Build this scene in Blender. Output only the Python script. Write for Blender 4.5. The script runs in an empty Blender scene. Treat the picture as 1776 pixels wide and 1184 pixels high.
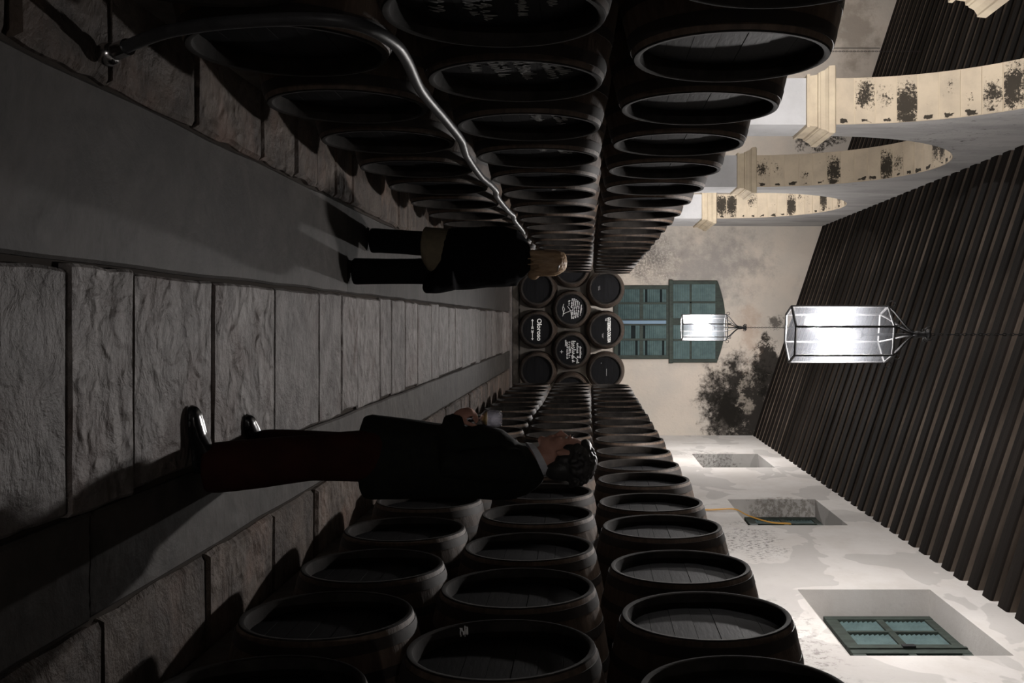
import bpy, bmesh, math, random
from mathutils import Vector, Matrix, Euler, noise

random.seed(7)
PI = math.pi
SC = bpy.context.scene
COL = SC.collection

# ------------------------------------------------------------------ camera
# The photograph was stored on its side: image right is the building's "up".
CAM_H = 1.75
FPX = 1740.0
cd = bpy.data.cameras.new('camera')
cam = bpy.data.objects.new('camera', cd)
COL.objects.link(cam)
cam.matrix_world = Matrix(((0, -1, 0, 0), (0, 0, -1, 0), (1, 0, 0, CAM_H), (0, 0, 0, 1)))
cd.sensor_fit = 'HORIZONTAL'
cd.sensor_width = 36.0
cd.lens = 36.0 * FPX / 1776.0
cd.shift_x = -132.0 / 1776.0
cd.shift_y = -36.0 / 1776.0
cd.clip_start = 0.05
SC.camera = cam

# ------------------------------------------------------------------ world, exposure
w = bpy.data.worlds.new('world')
SC.world = w
w.use_nodes = True
w.node_tree.nodes['Background'].inputs[0].default_value = (0.02, 0.022, 0.03, 1)
w.node_tree.nodes['Background'].inputs[1].default_value = 0.2
SC.view_settings.view_transform = 'Standard'
SC.view_settings.look = 'None'
SC.view_settings.gamma = 1.0
SC.view_settings.use_curve_mapping = False
SC.view_settings.exposure = 0.0
BULB = 1200.0            # emission strength of the lantern bulbs

# ------------------------------------------------------------------ node helpers
def new_mat(name):
    m = bpy.data.materials.new(name)
    m.use_nodes = True
    nt = m.node_tree
    return m, nt, nt.nodes['Principled BSDF']

def lk(nt, a, b):
    nt.links.new(a, b)

def val(nt, sock, v):
    if hasattr(v, 'links'):
        nt.links.new(v, sock)
    else:
        sock.default_value = v

def math_n(nt, op, a, b=None, clamp=False):
    n = nt.nodes.new('ShaderNodeMath'); n.operation = op; n.use_clamp = clamp
    val(nt, n.inputs[0], a)
    if b is not None:
        val(nt, n.inputs[1], b)
    return n.outputs[0]

def vmath(nt, op, a, b=None):
    n = nt.nodes.new('ShaderNodeVectorMath'); n.operation = op
    val(nt, n.inputs[0], a)
    if b is not None:
        val(nt, n.inputs[1], b)
    return n.outputs['Value'] if op == 'LENGTH' else n.outputs[0]

def coords(nt, kind='Object'):
    return nt.nodes.new('ShaderNodeTexCoord').outputs[kind]

def noise_n(nt, vec, scale, detail=4, rough=0.55, dist=0.0):
    n = nt.nodes.new('ShaderNodeTexNoise')
    lk(nt, vec, n.inputs['Vector'])
    n.inputs['Scale'].default_value = scale
    n.inputs['Detail'].default_value = detail
    n.inputs['Roughness'].default_value = rough
    n.inputs['Distortion'].default_value = dist
    return n.outputs['Fac']

def ramp(nt, fac, lo, hi):
    n = nt.nodes.new('ShaderNodeMapRange'); n.interpolation_type = 'SMOOTHSTEP'
    lk(nt, fac, n.inputs[0])
    n.inputs[1].default_value = lo; n.inputs[2].default_value = hi
    return n.outputs[0]

def mixc(nt, fac, a, b):
    n = nt.nodes.new('ShaderNodeMix'); n.data_type = 'RGBA'
    val(nt, n.inputs[0], fac)
    for s, v in ((n.inputs[6], a), (n.inputs[7], b)):
        if hasattr(v, 'links'):
            nt.links.new(v, s)
        else:
            s.default_value = (*v, 1) if len(v) == 3 else v
    return n.outputs[2]

def scalev(nt, vec, s):
    return vmath(nt, 'MULTIPLY', vec, s)

def bump(nt, height, strength, dist, bsdf):
    n = nt.nodes.new('ShaderNodeBump')
    n.inputs['Strength'].default_value = strength
    n.inputs['Distance'].default_value = dist
    lk(nt, height, n.inputs['Height'])
    lk(nt, n.outputs[0], bsdf.inputs['Normal'])

def mottled(name, c1, c2, scale=3.0, rough=0.8, bmp=0.3, bscale=20, bdist=0.01, stretch=(1, 1, 1), spec=0.3,
            metallic=0.0, vary=0.0):
    """two-tone noisy material with fine relief"""
    m, nt, b = new_mat(name)
    co = scalev(nt, coords(nt), stretch)
    f = ramp(nt, noise_n(nt, co, scale, 6, 0.6), 0.3, 0.7)
    c = mixc(nt, f, c1, c2)
    if vary > 0:
        oi = nt.nodes.new('ShaderNodeObjectInfo')
        k = math_n(nt, 'ADD', math_n(nt, 'MULTIPLY', oi.outputs['Random'], 2 * vary), 1.0 - vary)
        mm = nt.nodes.new('ShaderNodeVectorMath'); mm.operation = 'SCALE'
        lk(nt, c, mm.inputs[0]); lk(nt, k, mm.inputs['Scale'])
        c = mm.outputs[0]
    lk(nt, c, b.inputs['Base Color'])
    b.inputs['Roughness'].default_value = rough
    b.inputs['Specular IOR Level'].default_value = spec
    b.inputs['Metallic'].default_value = metallic
    if bmp:
        bump(nt, noise_n(nt, co, bscale, 5, 0.6), bmp, bdist, b)
    return m

def stain(nt, co, center, radii, nscale, amp, lo=0.0, hi=0.15, det=6, nrough=0.65, stretch=(1, 1, 1)):
    d = vmath(nt, 'SUBTRACT', co, center)
    d = vmath(nt, 'DIVIDE', d, radii)
    L = vmath(nt, 'LENGTH', d)
    n = noise_n(nt, scalev(nt, co, stretch), nscale, det, nrough)
    n = math_n(nt, 'MULTIPLY', math_n(nt, 'SUBTRACT', n, 0.5), amp)
    f = math_n(nt, 'ADD', math_n(nt, 'SUBTRACT', 1.0, L), n)
    return ramp(nt, f, lo, hi)

def plaster(name, base, alt, patch=None, stains=(), bstr=0.25, scale=0.7, stretch=(1, 1, 1)):
    m, nt, b = new_mat(name)
    co = coords(nt)
    sc = scalev(nt, co, stretch)
    c = mixc(nt, ramp(nt, noise_n(nt, sc, scale, 7, 0.6), 0.35, 0.68), base, alt)
    if patch:
        f = ramp(nt, noise_n(nt, sc, patch[1], 3, 0.5, 0.6), patch[2], patch[2] + 0.015)
        f = math_n(nt, 'MULTIPLY', f, patch[3])
        c = mixc(nt, f, c, patch[0])
    # fine dirt
    dirt = ramp(nt, noise_n(nt, co, 9, 8, 0.75), 0.56, 0.75)
    c = mixc(nt, math_n(nt, 'MULTIPLY', dirt, 0.25), c, tuple(v * 0.45 for v in base))
    for s in stains:
        f = stain(nt, co, *s['a'], **s.get('k', {}))
        if 'speck' in s:
            sp = ramp(nt, noise_n(nt, co, s['speck'][0], 8, 0.75), s['speck'][1], s['speck'][1] + 0.1)
            f = math_n(nt, 'MULTIPLY', f, sp)
        f = math_n(nt, 'MULTIPLY', f, s.get('o', 1.0))
        c = mixc(nt, f, c, s['c'])
    lk(nt, c, b.inputs['Base Color'])
    b.inputs['Roughness'].default_value = 0.92
    b.inputs['Specular IOR Level'].default_value = 0.15
    bump(nt, noise_n(nt, co, 14, 7, 0.65), bstr, 0.02, b)
    return m

def simple(name, col, rough=0.5, metallic=0.0, spec=0.5):
    m, nt, b = new_mat(name)
    b.inputs['Base Color'].default_value = (*col, 1)
    b.inputs['Roughness'].default_value = rough
    b.inputs['Metallic'].default_value = metallic
    b.inputs['Specular IOR Level'].default_value = spec
    return m

# ------------------------------------------------------------------ mesh helpers
def link(name, me, mat=None, parent=None, smooth=False):
    o = bpy.data.objects.new(name, me)
    COL.objects.link(o)
    if mat is not None and len(me.materials) == 0:
        me.materials.append(mat)
    if smooth:
        me.polygons.foreach_set('use_smooth', [True] * len(me.polygons))
    if parent is not None:
        o.parent = parent
    return o

def bm_mesh(bm, name, mat=None):
    bmesh.ops.recalc_face_normals(bm, faces=bm.faces[:])
    me = bpy.data.meshes.new(name)
    bm.to_mesh(me); bm.free()
    if mat is not None:
        me.materials.append(mat)
    return me

def build(name, bm, mat, parent=None, smooth=False):
    return link(name, bm_mesh(bm, name, mat), None, parent, smooth)

def pydata(name, verts, faces, mat, parent=None, smooth=False):
    me = bpy.data.meshes.new(name)
    me.from_pydata([tuple(v) for v in verts], [], faces)
    me.materials.append(mat)
    return link(name, me, None, parent, smooth)

def add_box(bm, lo, hi, bev=0.0, segs=1):
    lo = Vector(lo); hi = Vector(hi)
    r = bmesh.ops.create_cube(bm, size=1.0)
    vs = r['verts']
    bmesh.ops.scale(bm, vec=hi - lo, verts=vs)
    bmesh.ops.translate(bm, vec=(lo + hi) / 2, verts=vs)
    if bev > 0:
        es = list({e for v in vs for e in v.link_edges})
        bmesh.ops.bevel(bm, geom=es, offset=bev, segments=segs, affect='EDGES', profile=0.6)

def frames(pts):
    """parallel-transport frames along a polyline"""
    pts = [Vector(p) for p in pts]
    out = []
    n = len(pts)
    t0 = (pts[1] - pts[0]).normalized()
    ref = Vector((0, 0, 1)) if abs(t0.z) < 0.9 else Vector((1, 0, 0))
    u = t0.cross(ref).normalized()
    for i in range(n):
        a = pts[max(0, i - 1)]; b = pts[min(n - 1, i + 1)]
        t = (b - a).normalized()
        u = (u - t * u.dot(t))
        if u.length < 1e-6:
            u = t.orthogonal()
        u.normalize()
        out.append((pts[i], u, t.cross(u)))
    return out

def add_tube(bm, pts, radii, segs=10, cap=True):
    if not hasattr(radii, '__len__'):
        radii = [radii] * len(pts)
    rings = []
    for (p, u, v), r in zip(frames(pts), radii):
        rings.append([bm.verts.new(p + (u * math.cos(2 * PI * k / segs) + v * math.sin(2 * PI * k / segs)) * r)
                      for k in range(segs)])
    for a, b in zip(rings, rings[1:]):
        for k in range(segs):
            bm.faces.new((a[k], a[(k + 1) % segs], b[(k + 1) % segs], b[k]))
    if cap:
        bm.faces.new(rings[0][::-1]); bm.faces.new(rings[-1])

def add_loft(bm, rings, segs=24):
    """rings: (centre, half-axis vector A, half-axis vector B); closed at both ends"""
    rs = []
    for c, A, B in rings:
        c = Vector(c); A = Vector(A); B = Vector(B)
        rs.append([bm.verts.new(c + A * math.cos(2 * PI * k / segs) + B * math.sin(2 * PI * k / segs)) for k in range(segs)])
    for a, b in zip(rs, rs[1:]):
        for k in range(segs):
            bm.faces.new((a[k], a[(k + 1) % segs], b[(k + 1) % segs], b[k]))
    bm.faces.new(rs[0][::-1]); bm.faces.new(rs[-1])

def add_ell(bm, c, r, rot=None, u=16, v=10):
    m = Matrix.Translation(Vector(c))
    if rot is not None:
        m = m @ rot.to_4x4()
    m = m @ Matrix.Diagonal((r[0], r[1], r[2], 1))
    bmesh.ops.create_uvsphere(bm, u_segments=u, v_segments=v, radius=1.0, matrix=m)

def add_lathe(bm, prof, segs=32, axis='Z', closed=False):
    """prof: list of (radius, height)"""
    rings = []
    for r, h in prof:
        ring = []
        for k in range(segs):
            a = 2 * PI * k / segs
            ring.append(bm.verts.new((r * math.cos(a), r * math.sin(a), h) if axis == 'Z'
                                     else (r * math.cos(a), h, r * math.sin(a))))
        rings.append(ring)
    prs = list(zip(rings, rings[1:]))
    if closed:
        prs.append((rings[-1], rings[0]))
    for a, b in prs:
        for k in range(segs):
            bm.faces.new((a[k], a[(k + 1) % segs], b[(k + 1) % segs], b[k]))
    return rings

def remeshed(bm, name, mat, voxel, smooth_it=4, disp=None):
    """fuse the overlapping solids of a bmesh into one continuous surface"""
    me = bm_mesh(bm, name)
    tmp = bpy.data.objects.new('tmp', me); COL.objects.link(tmp)
    md = tmp.modifiers.new('r', 'REMESH'); md.mode = 'VOXEL'; md.voxel_size = voxel; md.adaptivity = 0
    if smooth_it:
        s = tmp.modifiers.new('s', 'SMOOTH'); s.iterations = smooth_it; s.factor = 0.5
    dg = bpy.context.evaluated_depsgraph_get()
    out = bpy.data.meshes.new_from_object(tmp.evaluated_get(dg))
    bpy.data.objects.remove(tmp); bpy.data.meshes.remove(me)
    out.name = name
    out.materials.clear(); out.materials.append(mat)
    if disp:
        n = [v.normal.copy() for v in out.vertices]
        for v, nn in zip(out.vertices, n):
            v.co += nn * disp(v.co)
    out.polygons.foreach_set('use_smooth', [True] * len(out.polygons))
    return out

def tag(o, label, cat, group=None):
    o['label'] = label; o['category'] = cat
    if group:
        o['group'] = group
    return o

def struct(o, label, cat):
    o['kind'] = 'structure'
    o['label'] = label; o['category'] = cat
    return o

def empty(name, loc=(0, 0, 0), rz=0.0):
    o = bpy.data.objects.new(name, None)
    o.empty_display_size = 0.1
    COL.objects.link(o)
    o.location = loc
    o.rotation_euler = (0, 0, rz)
    return o

# ------------------------------------------------------------------ key dimensions (metres)
XR_WALL = 2.72          # plaster wall behind the right-hand stack
XA, XA2 = -2.24, -2.77  # arcade, aisle face and far face
X_OUT = -9.5            # outer wall of the neighbouring nave
Y_BACK = 23.8
Y_FRONT = -18.0
Y_PAVE = -2.5          # nearest paving that is laid stone by stone
def z_roof(x):          # underside of the rafters
    return 5.65 + 0.3306 * (XR_WALL - x)
BOARD = 0.13
PIERS = [(0.95, 1.66), (6.20, 6.92), (11.46, 12.18), (16.80, 17.56), (22.0, 23.8)]
SPRING = 4.56
XL, XRH = -0.98, 1.26   # planes of the barrel heads

# ------------------------------------------------------------------ materials
MOLD = (0.011, 0.0095, 0.008)
mat_back = plaster('cream_plaster_back', (0.58, 0.515, 0.445), (0.50, 0.46, 0.41), bstr=0.35, scale=0.9, stains=(
    dict(a=((-1.3, Y_BACK, 4.6), (1.2, 3, 2.0), 2.6, 2.6), k=dict(lo=0.0, hi=1.0, det=10, nrough=0.72), c=(0.24, 0.225, 0.215), o=0.75),
    dict(a=((-1.55, Y_BACK, 3.1), (0.95, 3, 1.0), 3, 1.6), k=dict(lo=0.0, hi=0.8), speck=(20, 0.42), c=(0.13, 0.12, 0.11), o=0.75),
    dict(a=((1.95, Y_BACK, 5.35), (1.35, 3, 1.0), 1.9, 3.2), k=dict(lo=-0.1, hi=0.5, det=12, nrough=0.78), c=MOLD, o=0.97),
    dict(a=((1.05, Y_BACK, 6.0), (0.75, 3, 0.42), 2.6, 3.4), k=dict(lo=0.05, hi=0.4, det=12, nrough=0.76), c=MOLD, o=0.95),
    dict(a=((2.25, Y_BACK, 5.0), (0.9, 3, 0.6), 5.5, 3.0), k=dict(lo=0.1, hi=0.6, det=12, nrough=0.78), c=MOLD, o=0.85),
    dict(a=((1.75, Y_BACK, 5.5), (0.9, 3, 0.7), 2.7, 3.6), k=dict(lo=0.75, hi=1.1, det=10, nrough=0.7), c=(0.36, 0.32, 0.27), o=0.7),
    dict(a=((0.02, Y_BACK, 6.22), (0.22, 3, 0.3), 7, 3.0), k=dict(lo=0.2, hi=0.7, det=10, nrough=0.75), c=MOLD, o=0.75),
    dict(a=((0.2, Y_BACK, 5.6), (1.6, 3, 0.5), 3.5, 2.6), k=dict(lo=0.3, hi=1.2, det=8), c=(0.38, 0.27, 0.2), o=0.5),
    dict(a=((-4.7, Y_BACK, 7.2), (1.1, 3, 1.0), 3, 2.4), k=dict(lo=0.3, hi=0.6), speck=(14, 0.42), c=MOLD, o=0.9),
    dict(a=((-7.0, Y_BACK, 8.1), (1.8, 3, 0.9), 3, 2.0), k=dict(lo=0.2, hi=0.9), c=(0.2, 0.16, 0.12), o=0.5),
))
mat_right = plaster('white_plaster_right', (0.54, 0.52, 0.50), (0.48, 0.455, 0.43), patch=((0.36, 0.345, 0.33), 0.75, 0.545, 0.6),
                    scale=1.2, stretch=(1, 1, 1.6), bstr=0.2, stains=(
    dict(a=((XR_WALL, 12.4, 3.75), (2, 1.3, 0.5), 3, 1.8), k=dict(lo=0.1, hi=0.5), speck=(18, 0.5), c=(0.08, 0.075, 0.07), o=0.8),
    dict(a=((XR_WALL, 8.1, 3.4), (2, 2.0, 0.55), 3, 1.8), k=dict(lo=0.0, hi=0.6), speck=(15, 0.5), c=(0.16, 0.15, 0.14), o=0.7),
    dict(a=((3.0, 20.5, 4.2), (0.6, 0.8, 0.8), 6, 1.6), k=dict(lo=0.1, hi=0.5), speck=(20, 0.48), c=(0.1, 0.09, 0.08), o=0.7),
    dict(a=((2.9, 15.3, 4.7), (0.5, 0.3, 0.7), 6, 1.8), k=dict(lo=0.1, hi=0.5), speck=(14, 0.45), c=(0.2, 0.18, 0.15), o=0.7),
))
mat_arcade = plaster('grey_arcade_plaster', (0.42, 0.41, 0.40), (0.30, 0.295, 0.29), bstr=0.5, scale=2.0, stretch=(1, 1, 0.35), stains=(
    dict(a=((XA, 13.2, 6.2), (2, 6.0, 1.5), 4, 2.4), k=dict(lo=0.55, hi=0.8, stretch=(1, 1, 0.3)), speck=(7, 0.55), c=MOLD, o=0.8),
))
mat_pier = plaster('whitewashed_pier', (0.55, 0.55, 0.56), (0.47, 0.47, 0.475), bstr=0.3, scale=2.0)
mat_cap = mottled('cream_stone_capital', (0.62, 0.53, 0.39), (0.48, 0.40, 0.30), 3.0, 0.85, 0.25, 30, 0.01, spec=0.2)
mat_outer = plaster('outer_nave_plaster', (0.55, 0.52, 0.48), (0.45, 0.42, 0.39))
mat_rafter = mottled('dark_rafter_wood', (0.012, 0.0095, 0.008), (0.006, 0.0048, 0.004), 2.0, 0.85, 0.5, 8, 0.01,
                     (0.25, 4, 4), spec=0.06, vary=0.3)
mat_board = mottled('dusty_board_lit_rafter_side', (0.112, 0.089, 0.072), (0.056, 0.044, 0.036), 3.0, 0.85, 0.3, 12, 0.01, (0.6, 3, 3), spec=0.12, vary=0.5)  # roof boards; rafter sides share this lighter tone to suggest lantern light

def voussoir_mat():
    m, nt, b = new_mat('cream_voussoir')
    co = coords(nt)
    oi = nt.nodes.new('ShaderNodeObjectInfo')
    rnd = oi.outputs['Random']
    off = nt.nodes.new('ShaderNodeCombineXYZ')
    lk(nt, math_n(nt, 'MULTIPLY', rnd, 37.0), off.inputs[0])
    lk(nt, math_n(nt, 'MULTIPLY', rnd, 91.0), off.inputs[1])
    cs = vmath(nt, 'ADD', co, off.outputs[0])
    c = mixc(nt, ramp(nt, noise_n(nt, cs, 2.5, 6, 0.6), 0.35, 0.7), (0.58, 0.49, 0.37), (0.46, 0.39, 0.30))
    shift = math_n(nt, 'MULTIPLY', math_n(nt, 'SUBTRACT', math_n(nt, 'FRACT', math_n(nt, 'MULTIPLY', rnd, 7.31)), 0.5), 0.2)
    cx = nt.nodes.new('ShaderNodeCombineXYZ'); lk(nt, shift, cx.inputs[0])
    d = vmath(nt, 'SUBTRACT', co, cx.outputs[0])
    d = vmath(nt, 'DIVIDE', d, (0.22, 0.16, 1.0))
    L = vmath(nt, 'LENGTH', d)
    amount = ramp(nt, math_n(nt, 'FRACT', math_n(nt, 'MULTIPLY', rnd, 13.7)), 0.25, 0.85)
    f = math_n(nt, 'SUBTRACT', math_n(nt, 'MULTIPLY', amount, 0.62), math_n(nt, 'MULTIPLY', L, 0.45))
    n = noise_n(nt, cs, 30, 5, 0.8)
    big = noise_n(nt, cs, 8, 3, 0.6)
    g = math_n(nt, 'ADD', f, math_n(nt, 'ADD', math_n(nt, 'MULTIPLY', math_n(nt, 'SUBTRACT', n, 0.5), 1.6),
                                    math_n(nt, 'MULTIPLY', math_n(nt, 'SUBTRACT', big, 0.5), 0.7)))
    mold = ramp(nt, g, 0.12, 0.3)
    # black run along the arris on the aisle side
    sx = nt.nodes.new('ShaderNodeSeparateXYZ'); lk(nt, co, sx.inputs[0])
    e = math_n(nt, 'ABSOLUTE', math_n(nt, 'SUBTRACT', sx.outputs[0], 0.225))
    e = math_n(nt, 'SUBTRACT', 1.0, math_n(nt, 'DIVIDE', e, 0.035))
    ey = math_n(nt, 'SUBTRACT', 0.8, math_n(nt, 'DIVIDE', math_n(nt, 'ABSOLUTE', sx.outputs[1]), 0.1))
    e = math_n(nt, 'MINIMUM', e, math_n(nt, 'MULTIPLY', ey, 1.3))
    e = math_n(nt, 'ADD', e, math_n(nt, 'MULTIPLY', math_n(nt, 'SUBTRACT', big, 0.55), 3.0))
    e = math_n(nt, 'SUBTRACT', e, math_n(nt, 'MULTIPLY', math_n(nt, 'FRACT', math_n(nt, 'MULTIPLY', rnd, 5.3)), 0.6))
    mold = math_n(nt, 'MAXIMUM', mold, ramp(nt, e, 0.0, 0.25))
    c = mixc(nt, math_n(nt, 'MULTIPLY', mold, 0.93), c, MOLD)
    lk(nt, c, b.inputs['Base Color'])
    b.inputs['Roughness'].default_value = 0.9
    b.inputs['Specular IOR Level'].default_value = 0.15
    bump(nt, noise_n(nt, cs, 25, 6, 0.6), 0.25, 0.01, b)
    return m
mat_vous = voussoir_mat()

def stone_mat(name, c1, c2, scale, bstr, stretch=(1, 1, 1), rough=0.7, red=None, bdist=0.03):
    m, nt, b = new_mat(name)
    co = coords(nt)
    oi = nt.nodes.new('ShaderNodeObjectInfo')
    off = nt.nodes.new('ShaderNodeCombineXYZ')
    lk(nt, math_n(nt, 'MULTIPLY', oi.outputs['Random'], 53.0), off.inputs[0])
    lk(nt, math_n(nt, 'MULTIPLY', oi.outputs['Random'], 17.0), off.inputs[2])
    cs = scalev(nt, vmath(nt, 'ADD', co, off.outputs[0]), stretch)
    f = ramp(nt, noise_n(nt, cs, scale, 8, 0.68, 0.4), 0.32, 0.68)
    c = mixc(nt, f, c1, c2)
    if red:
        c = mixc(nt, math_n(nt, 'MULTIPLY', ramp(nt, noise_n(nt, cs, 2.2, 4), 0.5, 0.7), 0.7), c, red)
    k = math_n(nt, 'ADD', math_n(nt, 'MULTIPLY', oi.outputs['Random'], 0.5), 0.75)
    mm = nt.nodes.new('ShaderNodeVectorMath'); mm.operation = 'SCALE'
    lk(nt, c, mm.inputs[0]); lk(nt, k, mm.inputs['Scale'])
    lk(nt, mm.outputs[0], b.inputs['Base Color'])
    b.inputs['Roughness'].default_value = rough
    b.inputs['Specular IOR Level'].default_value = 0.35
    vo = nt.nodes.new('ShaderNodeTexVoronoi'); vo.feature = 'SMOOTH_F1'
    wob = nt.nodes.new('ShaderNodeTexNoise'); wob.inputs['Scale'].default_value = 5.0; lk(nt, cs, wob.inputs['Vector'])
    lk(nt, vmath(nt, 'ADD', cs, scalev(nt, wob.outputs['Color'], (.25, .25, .25))), vo.inputs['Vector'])
    vo.inputs['Scale'].default_value = scale * 2.2
    h1 = math_n(nt, 'SUBTRACT', noise_n(nt, cs, scale * 0.9, 7, 0.62, 0.5), math_n(nt, 'MULTIPLY', vo.outputs['Distance'], math_n(nt, 'MULTIPLY', oi.outputs['Random'], 0.9)))
    h2 = noise_n(nt, cs, scale * 9, 4, 0.6)
    bump(nt, math_n(nt, 'ADD', h1, math_n(nt, 'MULTIPLY', h2, 0.14)), bstr, bdist, b)
    return m
mat_slab = stone_mat('grey_paving_stone', (0.215, 0.197, 0.187), (0.095, 0.083, 0.077), 4.5, 1.0, (1, 1.0, 1), 0.62, (0.10, 0.072, 0.062), 0.042)
mat_border = stone_mat('brown_border_stone', (0.125, 0.098, 0.080), (0.05, 0.039, 0.033), 4.0, 0.9, (1, 1, 1), 0.75, (0.17, 0.11, 0.085), 0.05)
mat_concrete = stone_mat('grey_floor_screed', (0.066, 0.058, 0.052), (0.034, 0.030, 0.027), 3.0, 0.5, (1, 1, 1), 0.7, None, 0.02)
mat_mortar = simple('dark_joint_dirt', (0.05, 0.042, 0.036), 0.95, 0, 0.1)

mat_oak = mottled('dark_oak_stave', (0.112, 0.079, 0.058), (0.060, 0.042, 0.031), 3.0, 0.6, 0.35, 14, 0.006, (8, 0.6, 8), spec=0.35, vary=0.3)
mat_hoop = mottled('dark_iron_hoop', (0.035, 0.028, 0.024), (0.02, 0.016, 0.014), 6.0, 0.6, 0.2, 40, 0.003, spec=0.4)
mat_head = mottled('black_barrel_head', (0.0075, 0.0075, 0.0085), (0.0045, 0.0045, 0.005), 3.0, 0.65, 0.25, 10, 0.006, (1, 1, 6), spec=0.09, vary=0.35)
mat_chime = mottled('blackened_chime', (0.030, 0.026, 0.023), (0.012, 0.0105, 0.0095), 8, 0.8, 0.3, 20, 0.004, spec=0.12)
mat_chalk = simple('white_chalk', (0.75, 0.75, 0.74), 0.9, 0, 0.1)
mat_paint = simple('white_lettering', (0.8, 0.8, 0.78), 0.7, 0, 0.2)
mat_runner = mottled('grey_support_stone', (0.13, 0.115, 0.10), (0.06, 0.052, 0.045), 5, 0.9, 0.5, 20, 0.01)
mat_green = mottled('weathered_green_frame', (0.045, 0.060, 0.050), (0.028, 0.034, 0.030), 6, 0.7, 0.3, 30, 0.004, (3, 3, 1), spec=0.25)
mat_slat = mottled('teal_louvre', (0.10, 0.155, 0.155), (0.065, 0.105, 0.108), 7, 0.6, 0.2, 40, 0.003, spec=0.3)
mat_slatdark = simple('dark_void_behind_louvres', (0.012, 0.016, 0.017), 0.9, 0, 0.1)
mat_gapglow = simple('painted_gap_glow', (0.15, 0.24, 0.34), 0.6)
mat_iron = simple('black_lantern_iron', (0.02, 0.02, 0.021), 0.5, 0.4, 0.5)
mat_steel = simple('polished_steel', (0.62, 0.62, 0.63), 0.18, 1.0)
mat_hose = mottled('grey_plastic_hose', (0.055, 0.055, 0.058), (0.035, 0.035, 0.037), 12, 0.42, 0.15, 90, 0.004, spec=0.35)
mat_cable = simple('yellow_cable', (0.62, 0.33, 0.06), 0.5)
mat_darkcable = simple('dark_wall_cable', (0.05, 0.045, 0.04), 0.7)

def emit_mat(name, col, s):
    m = bpy.data.materials.new(name); m.use_nodes = True
    nt = m.node_tree; nt.nodes.clear()
    e = nt.nodes.new('ShaderNodeEmission'); o = nt.nodes.new('ShaderNodeOutputMaterial')
    e.inputs[0].default_value = (*col, 1); e.inputs[1].default_value = s
    nt.links.new(e.outputs[0], o.inputs[0])
    return m
mat_bulb = emit_mat('lit_bulb', (1.0, 0.955, 0.93), BULB)

def pane_mat():
    m = bpy.data.materials.new('glare_haze_lantern_glass'); m.use_nodes = True
    nt = m.node_tree; nt.nodes.clear()
    o = nt.nodes.new('ShaderNodeOutputMaterial')
    tr = nt.nodes.new('ShaderNodeBsdfTransparent')
    tl = nt.nodes.new('ShaderNodeBsdfTranslucent'); tl.inputs[0].default_value = (0.85, 0.9, 1.0, 1)
    df = nt.nodes.new('ShaderNodeBsdfDiffuse'); df.inputs[0].default_value = (0.8, 0.85, 0.95, 1)
    gl = nt.nodes.new('ShaderNodeBsdfGlossy'); gl.inputs[1].default_value = 0.08
    a = nt.nodes.new('ShaderNodeMixShader'); a.inputs[0].default_value = 0.5
    nt.links.new(tl.outputs[0], a.inputs[1]); nt.links.new(df.outputs[0], a.inputs[2])
    b = nt.nodes.new('ShaderNodeMixShader'); b.inputs[0].default_value = 0.005  # slight white scatter in the glass mimics glare around the bulb
    nt.links.new(tr.outputs[0], b.inputs[1]); nt.links.new(a.outputs[0], b.inputs[2])
    c = nt.nodes.new('ShaderNodeMixShader'); c.inputs[0].default_value = 0.04
    nt.links.new(b.outputs[0], c.inputs[1]); nt.links.new(gl.outputs[0], c.inputs[2])
    nt.links.new(c.outputs[0], o.inputs[0])
    return m
mat_pane = pane_mat()

def glass_mat():
    m = bpy.data.materials.new('brightened_wine_glass'); m.use_nodes = True
    nt = m.node_tree; nt.nodes.clear()
    o = nt.nodes.new('ShaderNodeOutputMaterial')
    tr = nt.nodes.new('ShaderNodeBsdfTransparent'); tr.inputs[0].default_value = (.93, .93, .95, 1)
    gl = nt.nodes.new('ShaderNodeBsdfGlossy'); gl.inputs[1].default_value = 0.06
    tl = nt.nodes.new('ShaderNodeBsdfTranslucent'); tl.inputs[0].default_value = (0.85, 0.83, 0.92, 1)
    lw = nt.nodes.new('ShaderNodeLayerWeight'); lw.inputs[0].default_value = 0.35
    a = nt.nodes.new('ShaderNodeMixShader'); nt.links.new(lw.outputs['Facing'], a.inputs[0])
    nt.links.new(tr.outputs[0], a.inputs[1]); nt.links.new(gl.outputs[0], a.inputs[2])
    b = nt.nodes.new('ShaderNodeMixShader'); b.inputs[0].default_value = 0.055  # milky lavender share added so the clear bowl looks lit
    nt.links.new(a.outputs[0], b.inputs[1]); nt.links.new(tl.outputs[0], b.inputs[2])
    nt.links.new(b.outputs[0], o.inputs[0])
    return m
mat_glass = glass_mat()
mat_wine = simple('amber_wine', (0.55, 0.38, 0.12), 0.1)
mat_wine.node_tree.nodes['Principled BSDF'].inputs['Transmission Weight'].default_value = 0.5

# ================================================================== STRUCTURE
# ---- floor: base, screed strips, paving stones, border stones
floor = struct(pydata('floor', [(X_OUT - .3, Y_FRONT - .2, -0.035), (XR_WALL + .2, Y_FRONT - .2, -0.035), (XR_WALL + .2, Y_BACK + .2, -0.035),
                         (X_OUT - .3, Y_BACK + .2, -0.035)], [(0, 1, 2, 3)], mat_mortar),
               'worn stone and screed floor of the cellar aisle', 'floor')

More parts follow.
